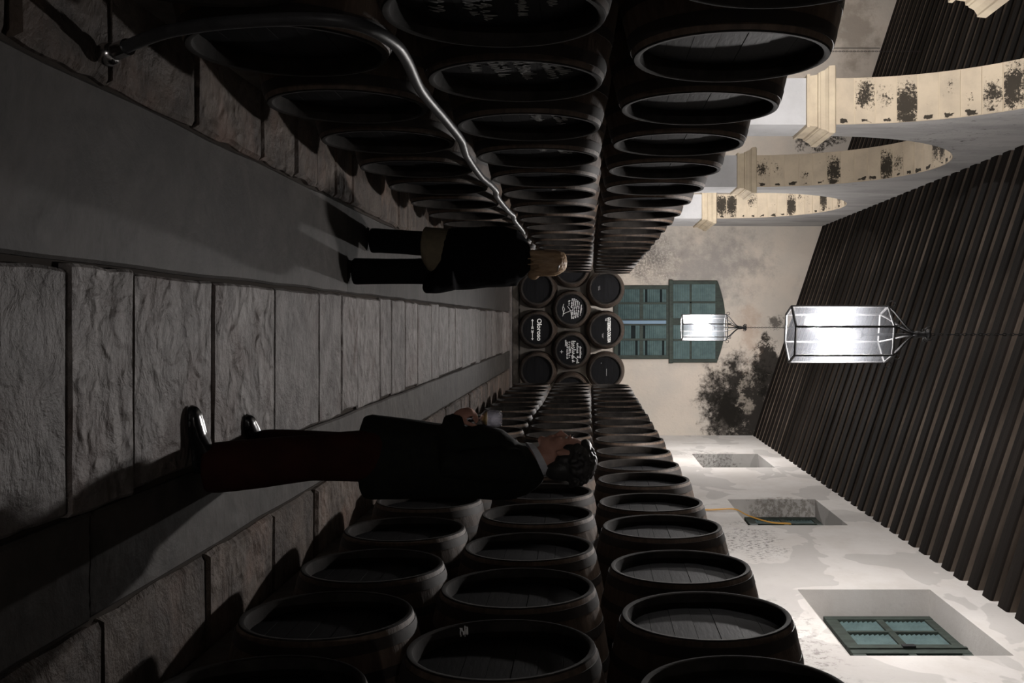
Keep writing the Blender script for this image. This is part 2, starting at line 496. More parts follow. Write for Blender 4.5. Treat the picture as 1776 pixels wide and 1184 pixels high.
def slab_piece(name, x0, x1, y0, y1, mat, jag=0.012, z=0.0, n=5, thick=0.12, bev=0.012, parent=floor):
    """a slab with a wavering outline and a rounded arris"""
    per = []
    for i in range(n): per.append((x0 + (x1 - x0) * i / n, y0, 0, 1))
    for i in range(n): per.append((x1, y0 + (y1 - y0) * i / n, 1, 0))
    for i in range(n): per.append((x1 - (x1 - x0) * i / n, y1, 0, 1))
    for i in range(n): per.append((x0, y1 - (y1 - y0) * i / n, 1, 0))
    cx, cy = (x0 + x1) / 2, (y0 + y1) / 2
    out = []
    for (x, y, ax, ay) in per:
        j = random.uniform(-1, 0.25) * jag
        dx = (1 if x > cx else -1) * j if (ax or abs(x - x0) < 1e-6 or abs(x - x1) < 1e-6) else 0
        dy = (1 if y > cy else -1) * j if (ay or abs(y - y0) < 1e-6 or abs(y - y1) < 1e-6) else 0
        out.append((x + dx, y + dy))
    N = len(out)
    hx, hy = (x1 - x0) / 2, (y1 - y0) / 2
    top = [((x - cx) * (1 - bev / hx) , (y - cy) * (1 - bev / hy), 0) for x, y in out]
    mid = [(x - cx, y - cy, -bev) for x, y in out]
    bot = [(x - cx, y - cy, -thick) for x, y in out]
    vs = top + mid + bot
    fs = [tuple(range(N))]
    for k in range(N):
        k2 = (k + 1) % N
        fs.append((k, N + k, N + k2, k2)); fs.append((N + k, 2 * N + k, 2 * N + k2, N + k2))
    o = pydata(name, vs, fs, mat, parent)
    o.location = (cx, cy, z)
    o.rotation_euler = (random.uniform(-.004, .004), random.uniform(-.004, .004), 0)
    return o

# joints measured along the central paving
YJ = [-2.5, -1.6, -0.8, 0.0, 0.9, 1.7, 2.4, 2.96, 3.376, 3.864, 4.685, 5.60, 6.52, 7.11, 7.62, 8.46, 8.95, 9.60, 10.3, 11.2, 11.75, 12.6, 13.2,
      13.9, 14.9, 15.7, 16.3, 17.2, 18.2, 19.0, 19.7, 20.5, 21.4, 22.4]
for a, b in zip(YJ, YJ[1:]):
    slab_piece('paving_stone', -0.185 + random.uniform(-.012, .012), 0.662 + random.uniform(-.015, .02), a + 0.004, b - 0.004, mat_slab, 0.009,
               z=random.uniform(-.004, .006))
for x0, x1 in ((-0.845, -0.20), (0.675, 1.06)):
    ys = Y_PAVE
    while ys < 22.4:
        y2 = min(22.4, ys + random.uniform(4.0, 6.5))
        slab_piece('screed_strip', x0, x1, ys, y2 - 0.002, mat_concrete, 0.008, z=-0.002, n=14)
        ys = y2
for x0, x1 in ((-2.2, -0.86), (1.075, 2.70)):
    ys = Y_PAVE
    while ys < 22.4:
        y2 = min(22.4, ys + random.uniform(0.45, 1.1))
        slab_piece('border_stone', x0, x1, ys + 0.006, y2 - 0.003, mat_border, 0.014, z=random.uniform(-.012, .01), n=6, bev=0.02)
        ys = y2
slab_piece('threshold_stone', -2.2, 2.7, 22.42, 23.79, mat_slab, 0.01, z=0.03)
slab_piece('nave_floor', X_OUT, -2.22, Y_FRONT, Y_BACK, mat_concrete, 0.0, z=-0.01)

# ---- back wall (runs on into the neighbouring nave), with the window opening left as relief
zb1 = z_roof(X_OUT) + BOARD + .3
wb = struct(pydata('wall_back', [(X_OUT - .2, Y_BACK, -0.1), (XR_WALL + .2, Y_BACK, -0.1), (XR_WALL + .2, Y_BACK, 5.65 + .3), (X_OUT - .2, Y_BACK, zb1),
                          (X_OUT - .2, Y_BACK + .5, -0.1), (XR_WALL + .2, Y_BACK + .5, -0.1), (XR_WALL + .2, Y_BACK + .5, 5.65 + .3), (X_OUT - .2, Y_BACK + .5, zb1)],
                   [(3, 2, 1, 0), (4, 5, 6, 7), (0, 1, 5, 4), (2, 3, 7, 6), (1, 2, 6, 5), (3, 0, 4, 7)], mat_back),
            'cream plastered end wall with black mould stains', 'wall')
struct(pydata('wall_front', [(X_OUT - .2, Y_FRONT, -0.1), (XR_WALL + .2, Y_FRONT, -0.1), (XR_WALL + .2, Y_FRONT, 5.65 + .3), (X_OUT - .2, Y_FRONT, zb1)],
              [(0, 1, 2, 3)], mat_outer), 'plain plaster wall behind the viewer', 'wall')
struct(pydata('wall_left', [(X_OUT, Y_FRONT, -0.1), (X_OUT, Y_BACK, -0.1), (X_OUT, Y_BACK, zb1), (X_OUT, Y_FRONT, zb1)],
              [(0, 1, 2, 3)], mat_outer), 'outer wall of the neighbouring nave', 'wall')

# ---- right wall with splayed window recesses
WIN_Y = [(2.95, 4.95), (8.15, 10.16), (13.35, 15.29), (18.60, 20.50)]
WZ0, WZ1, WZS = 3.87, 5.21, 4.13
XS = 3.04               # plane of the shutters
ztop = 5.65 + BOARD + .05
vs, fs = [], []
def quad(a, b, c, d):
    i = len(vs); vs.extend((a, b, c, d)); fs.append((i, i + 1, i + 2, i + 3))
ycuts = [Y_FRONT] + [v for p in WIN_Y for v in p] + [Y_BACK]
X = XR_WALL
for i in range(len(ycuts) - 1):
    a, b = ycuts[i], ycuts[i + 1]
    if i % 2 == 0:
        quad((X, a, -.1), (X, b, -.1), (X, b, ztop), (X, a, ztop))
    else:
        quad((X, a, -.1), (X, b, -.1), (X, b, WZ0), (X, a, WZ0))
        quad((X, a, WZ1), (X, b, WZ1), (X, b, ztop), (X, a, ztop))
        X2 = 3.25
        quad((X, a, WZ0), (X, a, WZ1), (X2, a, WZ1), (X2, a, WZ0))
        quad((X, b, WZ0), (X2, b, WZ0), (X2, b, WZ1), (X, b, WZ1))
        quad((X, a, WZ1), (X, b, WZ1), (X2, b, WZ1), (X2, a, WZ1))
        quad((X, a, WZ0), (X, b, WZ0), (XS, b, WZS), (XS, a, WZS))
        quad((XS, a, WZS), (XS, b, WZS), (X2, b, WZS), (X2, a, WZS))
        quad((X2, a, WZ0), (X2, b, WZ0), (X2, b, WZ1), (X2, a, WZ1))
quad((3.3, Y_FRONT, -.1), (3.3, Y_BACK, -.1), (3.3, Y_BACK, ztop), (3.3, Y_FRONT, ztop))
quad((X, Y_FRONT, ztop), (X, Y_BACK, ztop), (3.3, Y_BACK, ztop), (3.3, Y_FRONT, ztop))
wr = struct(pydata('wall_right', vs, fs, mat_right), 'off-white plaster wall with deep window recesses', 'wall')

# ---- arcade: spandrels, piers with capitals, voussoirs
bm = bmesh.new()
def bquad(*p):
    bm.faces.new([bm.verts.new(q) for q in p])
NS = 40
top = z_roof(XA) + 0.2
ARCH = []
for (p, q) in zip(PIERS, PIERS[1:]):
    y0, y1 = p[1], q[0]
    r = (y1 - y0) / 2; yc = (y0 + y1) / 2
    ARCH.append((yc, r))
    pts = [(yc - r * math.cos(PI * k / NS), SPRING + r * math.sin(PI * k / NS)) for k in range(NS + 1)]
    for (a, b) in zip(pts, pts[1:]):
        for x in (XA, XA2):
            tz = z_roof(x) + .2
            bquad((x, a[0], a[1]), (x, b[0], b[1]), (x, b[0], tz), (x, a[0], tz))
        bquad((XA, a[0], a[1]), (XA, b[0], b[1]), (XA2, b[0], b[1]), (XA2, a[0], a[1]))
for (a, b) in PIERS:
    for x in (XA, XA2):
        tz = z_roof(x) + .2
        bquad((x, a, SPRING), (x, b, SPRING), (x, b, tz), (x, a, tz))
for x in (XA, XA2):
    tz = z_roof(x) + .2
    bquad((x, Y_FRONT, 0), (x, PIERS[0][0], 0), (x, PIERS[0][0], tz), (x, Y_FRONT, tz))
bmesh.ops.remove_doubles(bm, verts=bm.verts[:], dist=0.0005)
arc = struct(build('wall_arcade', bm, mat_arcade), 'grey plastered arcade wall of round arches on piers', 'wall')

arc.data.materials.append(mat_cap)
for p in arc.data.polygons:
    if abs(p.normal.x) < .3: p.material_index = 1
CAPZ = 4.24
for (a, b) in PIERS:
    bm = bmesh.new()
    add_box(bm, (XA2, a, 0), (XA, b if b < 23 else b - 0.002, CAPZ + 0.01))
    pr = build('pier', bm, mat_pier, arc)
    bm = bmesh.new()
    prof = [(CAPZ, 0.012), (CAPZ + .005, .035), (CAPZ + .035, .038), (CAPZ + .04, .02), (CAPZ + .12, .03), (CAPZ + .13, .05), (CAPZ + .15, .052),
            (CAPZ + .155, .06), (CAPZ + .20, .075), (CAPZ + .23, .10), (CAPZ + .235, .112), (CAPZ + .30, .118), (CAPZ + .31, .11), (CAPZ + .32, .09)]
    rings = []
    for z, o in prof:
        yb = min(b + o, Y_BACK - .004)
        rings.append([bm.verts.new(v) for v in ((XA2 - o, a - o, z), (XA + o, a - o, z), (XA + o, yb, z), (XA2 - o, yb, z))])
    for r1, r2 in zip(rings, rings[1:]):
        for k in range(4):
            bm.faces.new((r1[k], r1[(k + 1) % 4], r2[(k + 1) % 4], r2[k]))
    bm.faces.new(rings[0][::-1]); bm.faces.new(rings[-1])
    build('capital', bm, mat_cap, pr)

for (yc, r) in ARCH:
    nv = 31
    dth = PI / nv
    rin, rout = r - 0.008, r + 0.06
    half = dth / 2 - 0.0025
    tw = (XA - XA2) / 2 - 0.004
    V = []
    for x in (-tw, tw):
        for (rr, s) in ((rin, -1), (rin, 1), (rout, 1), (rout, -1)):
            V.append((x, rr * math.sin(half) * s, rr * math.cos(half) - rin))
    me = bpy.data.meshes.new('voussoir')
    me.from_pydata(V, [], [(0, 1, 2, 3), (7, 6, 5, 4), (0, 4, 5, 1), (1, 5, 6, 2), (2, 6, 7, 3), (3, 7, 4, 0)])
    me.materials.append(mat_vous)
    for k in range(nv):
        th = (k + 0.5) * dth            # 0 at the near springing
        o = link('voussoir', me, None, arc)
        ang = PI / 2 - th               # rotation from straight up
        R = Matrix.Rotation(-(th - PI / 2), 4, 'X')
        # local +z points outwards (radially), local y along the curve
        out = Vector((0, -math.cos(th), math.sin(th)))
        tan = Vector((0, math.sin(th), math.cos(th)))
        M = Matrix.Identity(4)
        M.col[0] = (1, 0, 0, 0); M.col[1] = (*tan, 0); M.col[2] = (*out, 0)
        M.col[3] = ((XA + XA2) / 2, yc + out.y * rin, SPRING + out.z * rin, 1)
        o.matrix_local = M

# ---- roof: boards above, rafters below
xa, xb = XR_WALL + .1, X_OUT - .1
ceil = struct(pydata('ceiling', [(xa, Y_FRONT, z_roof(xa) + BOARD), (xa, Y_BACK, z_roof(xa) + BOARD), (xb, Y_BACK, z_roof(xb) + BOARD), (xb, Y_FRONT, z_roof(xb) + BOARD),
                           (xa, Y_FRONT, z_roof(xa) + BOARD + .1), (xa, Y_BACK, z_roof(xa) + BOARD + .1), (xb, Y_BACK, z_roof(xb) + BOARD + .1), (xb, Y_FRONT, z_roof(xb) + BOARD + .1)],
                     [(3, 2, 1, 0), (4, 5, 6, 7), (0, 1, 5, 4), (2, 3, 7, 6), (1, 2, 6, 5), (3, 0, 4, 7)], mat_board),
              'sloping dark timber roof with close-set rafters', 'ceiling')
slope = math.atan(0.3306)
rl = (xa - xb) / math.cos(slope)
PROF = [(-.122, .15), (-.120, .022), (-.110, .006), (-.09, 0.0), (.09, 0.0), (.110, .006), (.120, .022), (.122, .15)]
raf_meshes = []
for v in range(5):
    rr = random.Random(v)
    nseg = 14
    V, F = [], []
    for i in range(nseg + 1):
        t = i / nseg
        wy = rr.uniform(-.007, .007); wz = rr.uniform(-.006, .006)
        for (y, z) in PROF:
            V.append((-t * rl, y + wy, z + (wz if z < .1 else 0)))
    P = len(PROF)
    for i in range(nseg):
        for k in range(P):
            F.append((i * P + k, i * P + (k + 1) % P, (i + 1) * P + (k + 1) % P, (i + 1) * P + k))
    F.append(tuple(range(P))[::-1]); F.append(tuple(nseg * P + k for k in range(P)))
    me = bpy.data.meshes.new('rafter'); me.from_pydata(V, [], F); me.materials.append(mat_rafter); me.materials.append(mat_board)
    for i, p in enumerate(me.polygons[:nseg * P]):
        p.material_index = 1 if i % P in (0, 6) else 0  # sides coloured lighter than the underside, as the lantern would light them
    raf_meshes.append(me)
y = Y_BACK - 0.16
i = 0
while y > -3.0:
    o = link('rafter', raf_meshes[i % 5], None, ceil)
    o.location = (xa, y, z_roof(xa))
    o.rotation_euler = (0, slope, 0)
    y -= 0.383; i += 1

# ---- louvred shutters
def louvre_panel(parent, org, U, W, w_, h_, pitch, skip=()):
    """slats lying along U (unit), stacked along W (unit up); N is outward"""
    U = Vector(U); W = Vector(W); N = U.cross(W)
    org = Vector(org)
    bm = bmesh.new()
    n = max(2, int(h_ / pitch))
    for k in range(n):
        if k in skip: continue
        z0 = (k + 0.1) * h_ / n; z1 = (k + 0.98) * h_ / n
        a = org + W * z0 - N * 0.004; b = org + U * w_ + W * z0 - N * 0.004
        c = org + U * w_ + W * z1 + N * 0.016; d = org + W * z1 + N * 0.016
        q = [bm.verts.new(p) for p in (a, b, c, d)]
        e = [bm.verts.new(p - N * 0.008) for p in (a, b, c, d)]
        bm.faces.new(q); bm.faces.new(e[::-1])
        for i in range(4):
            bm.faces.new((q[i], e[i], e[(i + 1) % 4], q[(i + 1) % 4]))
    return build('louvre_panel', bm, mat_slat, parent)

def bar(name, parent, org, U, W, u0, u1, w0, w1, d0, d1, mat, bev=0.004):
    U = Vector(U); W = Vector(W); N = U.cross(W)
    bm = bmesh.new()
    add_box(bm, (u0, w0, d0), (u1, w1, d1), bev)
    M = Matrix.Identity(4)
    for i, v in enumerate((U, W, N)):
        M.col[i] = (*v, 0)
    M.col[3] = (*Vector(org), 1)
    bm.transform(M)
    return build(name, bm, mat, parent)

# end-wall window: U along +X, W up, N = U x W = (0,-1,0) -> towards the aisle
we = empty('window_1', (0, Y_BACK, 2.35))
struct(we, 'tall green louvred window with arched top in the end wall', 'window')
inv = Matrix.Translation((0, -Y_BACK, -2.35))
O = (0, 0, 0); U = (1, 0, 0); W = (0, 0, 1)
zz = lambda z: z - 2.35
# dark backing, lower casement frame
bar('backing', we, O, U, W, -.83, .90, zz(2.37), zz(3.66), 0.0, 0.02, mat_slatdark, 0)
for nm, u0, u1, a, b in (('stile', -.834, -.745, 2.36, 3.67), ('stile', .815, .903, 2.36, 3.67), ('rail', -.745, .815, 3.60, 3.67), ('rail', -.745, .815, 2.36, 2.46),
                         ('stile', -.045, -.005, 2.46, 3.60), ('stile', .075, .115, 2.46, 3.60), ('stile', -.44, -.39, 2.46, 3.60), ('stile', .42, .47, 2.46, 3.60)):
    bar(nm, we, O, U, W, u0, u1, zz(a), zz(b), 0.0, 0.06, mat_green)
bar('meeting_gap_strip', we, O, U, W, -.005, .075, zz(2.46), zz(3.60), 0.01, 0.04, mat_gapglow)  # pale blue colour stands in for the glow in the gap between leaves
for u0, u1 in ((-.745, -.44), (-.39, -.045), (.115, .42), (.47, .815)):
    bar('rail', we, O, U, W, u0, u1, zz(2.97), zz(3.05), 0.0, 0.055, mat_green)
    for (a, b) in ((2.46, 2.97), (3.05, 3.60)):
        sk = () if u1 < 0 and random.random() < .5 else tuple(random.sample(range(12), 2))
        louvre_panel(we, (u0, -0.028, zz(a)), U, W, u1 - u0, b - a, 0.05, sk)
for u in (-.035, .085):
    bar('latch', we, O, U, W, u, u + .03, zz(2.98), zz(3.04), 0.06, 0.085, mat_iron)
# upper light with segmental head
def seg_top(u):        # height of the arched head at u
    return 4.80 + 0.20 * (1 - (u / 0.97) ** 2)
bm = bmesh.new()
us = [-.944 + (1.929) * k / 24 for k in range(25)]
for d, flip in ((0.035, 0),):
    lo = [bm.verts.new((u, -d, zz(3.67))) for u in us]; hi = [bm.verts.new((u, -d, zz(seg_top(u)))) for u in us]
    lo2 = [bm.verts.new((u, 0.0, zz(3.67))) for u in us]; hi2 = [bm.verts.new((u, 0.0, zz(seg_top(u)))) for u in us]
    for k in range(24):
        bm.faces.new((lo[k], lo[k + 1], hi[k + 1], hi[k])); bm.faces.new((hi[k], hi[k + 1], hi2[k + 1], hi2[k]))
    bm.faces.new((lo[0], hi[0], hi2[0], lo2[0])); bm.faces.new((lo[24], lo2[24], hi2[24], hi[24]))
build('arched_light', bm, mat_green, we)
bar('transom', we, O, U, W, -.96, 1.0, zz(3.66), zz(3.76), 0.0, 0.12, mat_green, 0.01)
bar('rail', we, O, U, W, -.86, .90, zz(4.15), zz(4.20), 0.035, 0.07, mat_green)
for u0, u1 in ((-.944, -.86), (-.46, -.41), (-.06, .10), (.43, .48), (.90, .985)):
    bar('stile', we, O, U, W, u0, u1, zz(3.76), zz(4.80), 0.035, 0.07, mat_green)
for u0, u1 in ((-.86, -.46), (-.41, -.06), (.10, .43), (.48, .90)):
    louvre_panel(we, (u0, -0.052, zz(3.76)), U, W, u1 - u0, .39, 0.05)
    louvre_panel(we, (u0, -0.052, zz(4.20)), U, W, u1 - u0, .60 if abs(u0) < .3 else .56, 0.05)

# side-wall shutters: U along +Y?  N must face the aisle (-X): U=(0,-1,0), W=up -> N=(-1,0,0)
for n, (ya, yb) in enumerate(WIN_Y[1:]):
    wn = empty('window_%d' % (n + 2), (XS, yb, WZS))
    struct(wn, ['green louvred shutters in the deep recess nearest the camera', 'green louvred shutters in the middle recess with yellow cable',
                'small far recess beside the end wall, shutters barely seen'][n], 'window')
    Lw = yb - ya; Hh = WZ1 - WZS
    U = (0, -1, 0)
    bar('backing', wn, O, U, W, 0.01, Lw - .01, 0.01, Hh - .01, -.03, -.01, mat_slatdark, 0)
    cx = Lw / 2
    for (u0, u1) in ((0.0, .10), (cx - .12, cx - .02), (cx + .02, cx + .12), (Lw - .10, Lw)):
        bar('stile', wn, O, U, W, u0, u1, 0, Hh, -.01, .05, mat_green)
    bar('meeting_gap_strip', wn, O, U, W, cx - .02, cx + .02, 0, Hh, -.01, .065, mat_green)
    for (u0, u1) in ((.10, cx - .12), (cx + .12, Lw - .10)):
        for a, b in ((0, .12), (Hh * .5 - .035, Hh * .5 + .035), (Hh - .09, Hh)):
            bar('rail', wn, O, U, W, u0, u1, a, b, -.01, .045, mat_green)
        mid = (u0 + u1) / 2
        bar('muntin', wn, O, U, W, mid - .02, mid + .02, .12, Hh - .09, -.01, .05, mat_green)
        for (p, q) in ((u0, mid - .02), (mid + .02, u1)):
            louvre_panel(wn, (0.0 - .012, -p, .12), U, W, q - p, Hh * .5 - .155, 0.045)
            louvre_panel(wn, (0.0 - .012, -p, Hh * .5 + .035), U, W, q - p, Hh * .5 - .125, 0.045)
    bar('latch', wn, O, U, W, cx - .03, cx + .03, Hh * .45, Hh * .56, .065, .085, mat_iron)

# ================================================================== BARRELS
BL = 1.10
R0, R1 = 0.3625, 0.4445
def r_at(t):
    return R0 + (R1 - R0) * (1 - (2 * t - 1) ** 2) ** 0.95 if 0 < t < 1 else R0
def stave_mesh():
    NST = 30
    bm = bmesh.new()
    NR = 18
    prof = [(0.325, 0.075), (0.322, 0.055), (0.338, 0.004), (0.345, 0.0), (R0 - .004, 0.0), (R0, 0.006)]
    for i in range(1, NR):
        prof.append((r_at(i / NR), BL * i / NR))
    prof += [(R0, BL - .006), (R0 - .004, BL), (0.345, BL), (0.338, BL - .004), (0.322, BL - .055), (0.325, BL - .075)]
    segs = NST * 3
    rings = []
    for r, h in prof:
        ring = []
        for k in range(segs):
            a = 2 * PI * (k + (0.5 if k % 3 == 0 else (-0.15 if k % 3 == 1 else 0.15))) / segs
            g = 0.0016 if (k % 3 == 0 and 0.02 < h < BL - .02 and r > .34) else 0
            ring.append(bm.verts.new(((r - g) * math.cos(a), h, (r - g) * math.sin(a))))
        rings.append(ring)
    for a, b in zip(rings, rings[1:]):
        for k in range(segs):
            bm.faces.new((a[k], a[(k + 1) % segs], b[(k + 1) % segs], b[k]))
    me = bm_mesh(bm, 'staves', mat_oak)
    me.materials.append(mat_chime)
    for p in me.polygons:
        c = p.center
        if (c.y < .0035 or c.y > BL - .0035) or math.hypot(c.x, c.z) < 0.3435 and (c.y < .08 or c.y > BL - .08):
            p.material_index = 1
    return me
def head_mesh():
    bm = bmesh.new()
    nb = 7; Rh = 0.332
    edges = [-Rh + 2 * Rh * k / nb for k in range(nb + 1)]
    for k in range(nb):
        a, b = edges[k] + (.0008 if k else 0), edges[k + 1] - (.0008 if k < nb - 1 else 0)
        d = 0.062 + random.uniform(-.0015, .0015)
        top_, bot_ = [], []
        for i in range(7):
            z = a + (b - a) * i / 6
            h = math.sqrt(max(0, Rh * Rh - z * z))
            top_.append((h, z)); bot_.append((-h, z))
        loop = top_ + bot_[::-1]
        f = [bm.verts.new((x, d, z)) for x, z in loop]
        bk = [bm.verts.new((x, d + .03, z)) for x, z in loop]
        bm.faces.new(f)
        bm.faces.new(bk[::-1])
        n = len(loop)
        for i in range(n):
            bm.faces.new((f[i], bk[i], bk[(i + 1) % n], f[(i + 1) % n]))
    bmesh.ops.remove_doubles(bm, verts=bm.verts[:], dist=1e-5)
    return bm_mesh(bm, 'head', mat_head)
def hoop_mesh(t, wd):
    bm = bmesh.new()
    h0, h1 = t * BL - wd / 2, t * BL + wd / 2
    ra, rb = r_at(h0 / BL) , r_at(h1 / BL)
    add_lathe(bm, [(ra - .004, h0), (ra + .002, h0), (rb + .002, h1), (rb - .004, h1)], 44, 'Y', True)
    return bm_mesh(bm, 'hoop', mat_hoop)
ME_ST, ME_HD = stave_mesh(), head_mesh()
ME_ST.polygons.foreach_set('use_smooth', [True] * len(ME_ST.polygons))
ME_HO = [hoop_mesh(t, wd) for t, wd in ((.045, .045), (.15, .04), (.30, .045), (.70, .045), (.85, .04), (.955, .045))]
for m in ME_HO:
    m.polygons.foreach_set('use_smooth', [True] * len(m.polygons))
    m.set_sharp_from_angle(angle=math.radians(32))
ME_ST.set_sharp_from_angle(angle=math.radians(32))
BARRELS = {}
def barrel(loc, rz, label, group, roll=None):
    e = empty('wine_barrel', loc, rz)
    tag(e, label, 'barrel', group)
    roll = random.uniform(0, 2 * PI) if roll is None else roll
    for nm, me in [('staves', ME_ST), ('head', ME_HD)] + [('hoop', m) for m in ME_HO]:
        o = link(nm, me, None, e)
        if nm != 'hoop':
            o.rotation_euler = (0, roll if nm == 'staves' else roll * 0, 0)
    # the back head
    o = link('head', ME_HD, None, e)
    o.matrix_local = Matrix.Translation((0, BL, 0)) @ Matrix.Rotation(PI, 4, 'Z')
    return e
ORD = ['first', 'second', 'third', 'fourth', 'fifth', 'sixth', 'seventh', 'eighth', 'ninth', 'tenth', 'eleventh', 'twelfth', 'thirteenth',
       'fourteenth', 'fifteenth', 'sixteenth', 'seventeenth', 'eighteenth', 'nineteenth', 'twentieth', 'twenty-first', 'twenty-second']
TIER = ['bottom', 'middle', 'top']
# stack under the arches
SL, SR = 0.93, 0.912
ZL = (0.64, 1.447, 2.245)
ZR = (0.632, 1.418, 2.19)
LAST = 20.7
for t in range(3):
    y = 3.72 - SL if t != 1 else 3.72 - SL / 2
    n = 0
    while y < LAST:
        e = barrel((XL + random.uniform(-.012, .012), y + random.uniform(-.004, .004), ZL[t] + (max(0, 6 - y) * .015 if t == 2 else 0)), PI / 2,
                   'dark oak barrel, %s from the camera in the %s tier below the arches' % (ORD[n], TIER[t]), 'barrels stacked below the arches')
        BARRELS['L', t, n] = e
        y += SL; n += 1
for t in range(3):
    y = 4.30 - SR if t != 1 else 4.30 - SR / 2
    n = 0
    while y < LAST:
        e = barrel((XRH + random.uniform(-.012, .012), y + random.uniform(-.004, .004), ZR[t] + (max(0, 6.5 - y) * .03 if t == 2 else 0)), -PI / 2,
                   'dark oak barrel, %s from the camera in the %s tier below the recessed side windows' % (ORD[n], TIER[t]), 'barrels stacked below the side windows')
        BARRELS['R', t, n] = e
        y += SR; n += 1
# stack against the end wall
YE = 22.55
mpx = YE / FPX
def ex(py): return (py - 556) * mpx
END = [
    ('E1', 0, 500, 'dark barrel in the bottom tier of the end stack, next to the woman\'s head'),
    ('E2', 0, 571.5, 'barrel lettered Oloroso above two white arrows, end stack'),
    ('E3', 0, 643.5, 'plain dark barrel beside the Oloroso barrel, on the man\'s side of the end stack'),
    ('E4', 1, 464, 'half-hidden barrel of the middle tier at the end, just past the arch-side stack'),
    ('E5', 1, 536, 'end-wall barrel covered in slanting white chalk writing, on the woman\'s side'),
    ('E6', 1, 608, 'end-wall barrel with large chalk signatures and a cross, on the man\'s side'),
    ('E7', 1, 680, 'half-hidden barrel of the middle tier at the end, just past the window-side stack'),
    ('E8', 2, 500, 'blank barrel in the top tier of the end stack, on the arch side'),
    ('E9', 2, 572, 'top barrel of the end stack lettered GUTIERREZ COLOSIA'),
    ('E10', 2, 644, 'blank barrel in the top tier of the end stack, on the window side'),
]
ZE = (0.60, 1.372, 2.144)
for k, t, py, lab in END:
    BARRELS[k] = barrel((ex(py), YE, ZE[t]), 0, lab, 'barrels against the end wall')

# ---- writing on heads
def text_on(parent, body, size, x, z, mat, bold=0.0, name='lettering', align='CENTER', sx=1.0):
    cu = bpy.data.curves.new('t', 'FONT'); cu.body = body; cu.size = size; cu.align_x = align; cu.align_y = 'CENTER'
    cu.offset = bold; cu.extrude = 0.0012; cu.resolution_u = 3
    tmp = bpy.data.objects.new('tmp', cu); COL.objects.link(tmp)
    dg = bpy.context.evaluated_depsgraph_get()
    me = bpy.data.meshes.new_from_object(tmp.evaluated_get(dg))
    bpy.data.objects.remove(tmp); bpy.data.curves.remove(cu)
    me.name = name; me.materials.clear(); me.materials.append(mat)
    o = link(name, me, None, [c for c in parent.children if c.name.startswith('head')][0])
    # text plane xy -> local x / z, facing -y
    o.matrix_local = Matrix.Translation((x, 0.0575, z)) @ Matrix.Rotation(PI / 2, 4, 'X') @ Matrix.Diagonal((sx, 1, 1, 1))
    return o
def strokes(parent, lines, wd, mat=mat_chalk, name='chalk_writing', y=0.0585):
    """thin flat strokes: list of polylines in head coordinates (x, z)"""
    bm = bmesh.new()
    for L in lines:
        for (a, b) in zip(L, L[1:]):
            a = Vector((a[0], a[1])); b = Vector((b[0], b[1]))
            d = b - a
            if d.length < 1e-5: continue
            n = Vector((-d.y, d.x)).normalized() * wd / 2
            q = [bm.verts.new((p.x, yy, p.y)) for yy in (y, y - .0012) for p in (a + n, a - n, b - n, b + n)]
            bm.faces.new(q[:4][::-1]); bm.faces.new(q[4:])
            for i in range(4):
                bm.faces.new((q[i], q[(i + 1) % 4], q[4 + (i + 1) % 4], q[4 + i]))
    return build(name, bm, mat, [c for c in parent.children if c.name.startswith('head')][0])
def script_line(rr, x0, z0, length, h, ang=0.0, gap=0.18):
    """a line of cursive-looking scrawl"""
    out = []; cur = []
    x = 0
    ca, sa = math.cos(ang), math.sin(ang)
    while x < length:
        wl = h * rr.uniform(.35, .7)
        kind = rr.random()
        top_ = h * (1.0 if kind < .3 else 0.55)
        seq = [(0, 0), (wl * .3, top_), (wl * .55, top_ * .5), (wl * .5, 0), (wl, h * .15)] if kind < .6 else \
              [(0, h * .2), (wl * .25, h * .55), (wl * .6, h * .5), (wl * .6, 0), (wl * .3, -h * (.3 if kind > .85 else 0)), (wl, h * .2)]
        for (a, b) in seq:
            px, pz = x + a, b + rr.uniform(-.06, .06) * h
            cur.append((x0 + px * ca - pz * sa, z0 + px * sa + pz * ca))
        x += wl
        if rr.random() < gap:
            out.append(cur); cur = []; x += h * .45
    if len(cur) > 1: out.append(cur)
    return out
text_on(BARRELS['E2'], 'Oloroso', 0.145, 0, 0.045, mat_paint, 0.004)
def arrow(sgn):
    return [[(0.02 * sgn, -.105), (0.225 * sgn, -.105)], [(0.195 * sgn, -.085), (0.235 * sgn, -.105), (0.195 * sgn, -.125)],
            [(.015 * sgn, -.08), (.05 * sgn, -.105), (.015 * sgn, -.13)], [(.045 * sgn, -.08), (.08 * sgn, -.105), (.045 * sgn, -.13)]]
strokes(BARRELS['E2'], arrow(1) + arrow(-1), 0.014, mat_paint, 'arrows')
text_on(BARRELS['E9'], 'GUTIERREZ-COLOSIA', 0.098, 0, 0.075, mat_paint, 0.003, sx=0.60)
strokes(BARRELS['E9'], script_line(random.Random(5), -.26, .0, .06, .035), 0.006)
strokes(BARRELS['E9'], [[(.07, -.05), (.19, -.055)], [(.09, -.075), (.17, -.075)]], 0.003, name='faint_mark')
rr = random.Random(11)
L = []
for k, (z, x0, ln) in enumerate(((.20, -.10, .22), (.155, -.16, .34), (.115, -.2, .40), (.075, -.22, .42), (.035, -.24, .33), (-.005, -.24, .2))):
    L += script_line(rr, x0, z + .02, ln, .032, -0.12)
L += script_line(rr, -.2, -.06, .1, .04, 0) + script_line(rr, .02, -.02, .2, .05, .1)
L += [[(-.07, -.09), (.02, -.02), (.05, -.05), (.08, -.13), (.12, -.19), (.0, -.15), (-.06, -.18)], [(-.12, -.17), (-.02, -.2), (.10, -.17), (.16, -.2)]]
strokes(BARRELS['E5'], L, 0.008)
rr = random.Random(23)
L = []
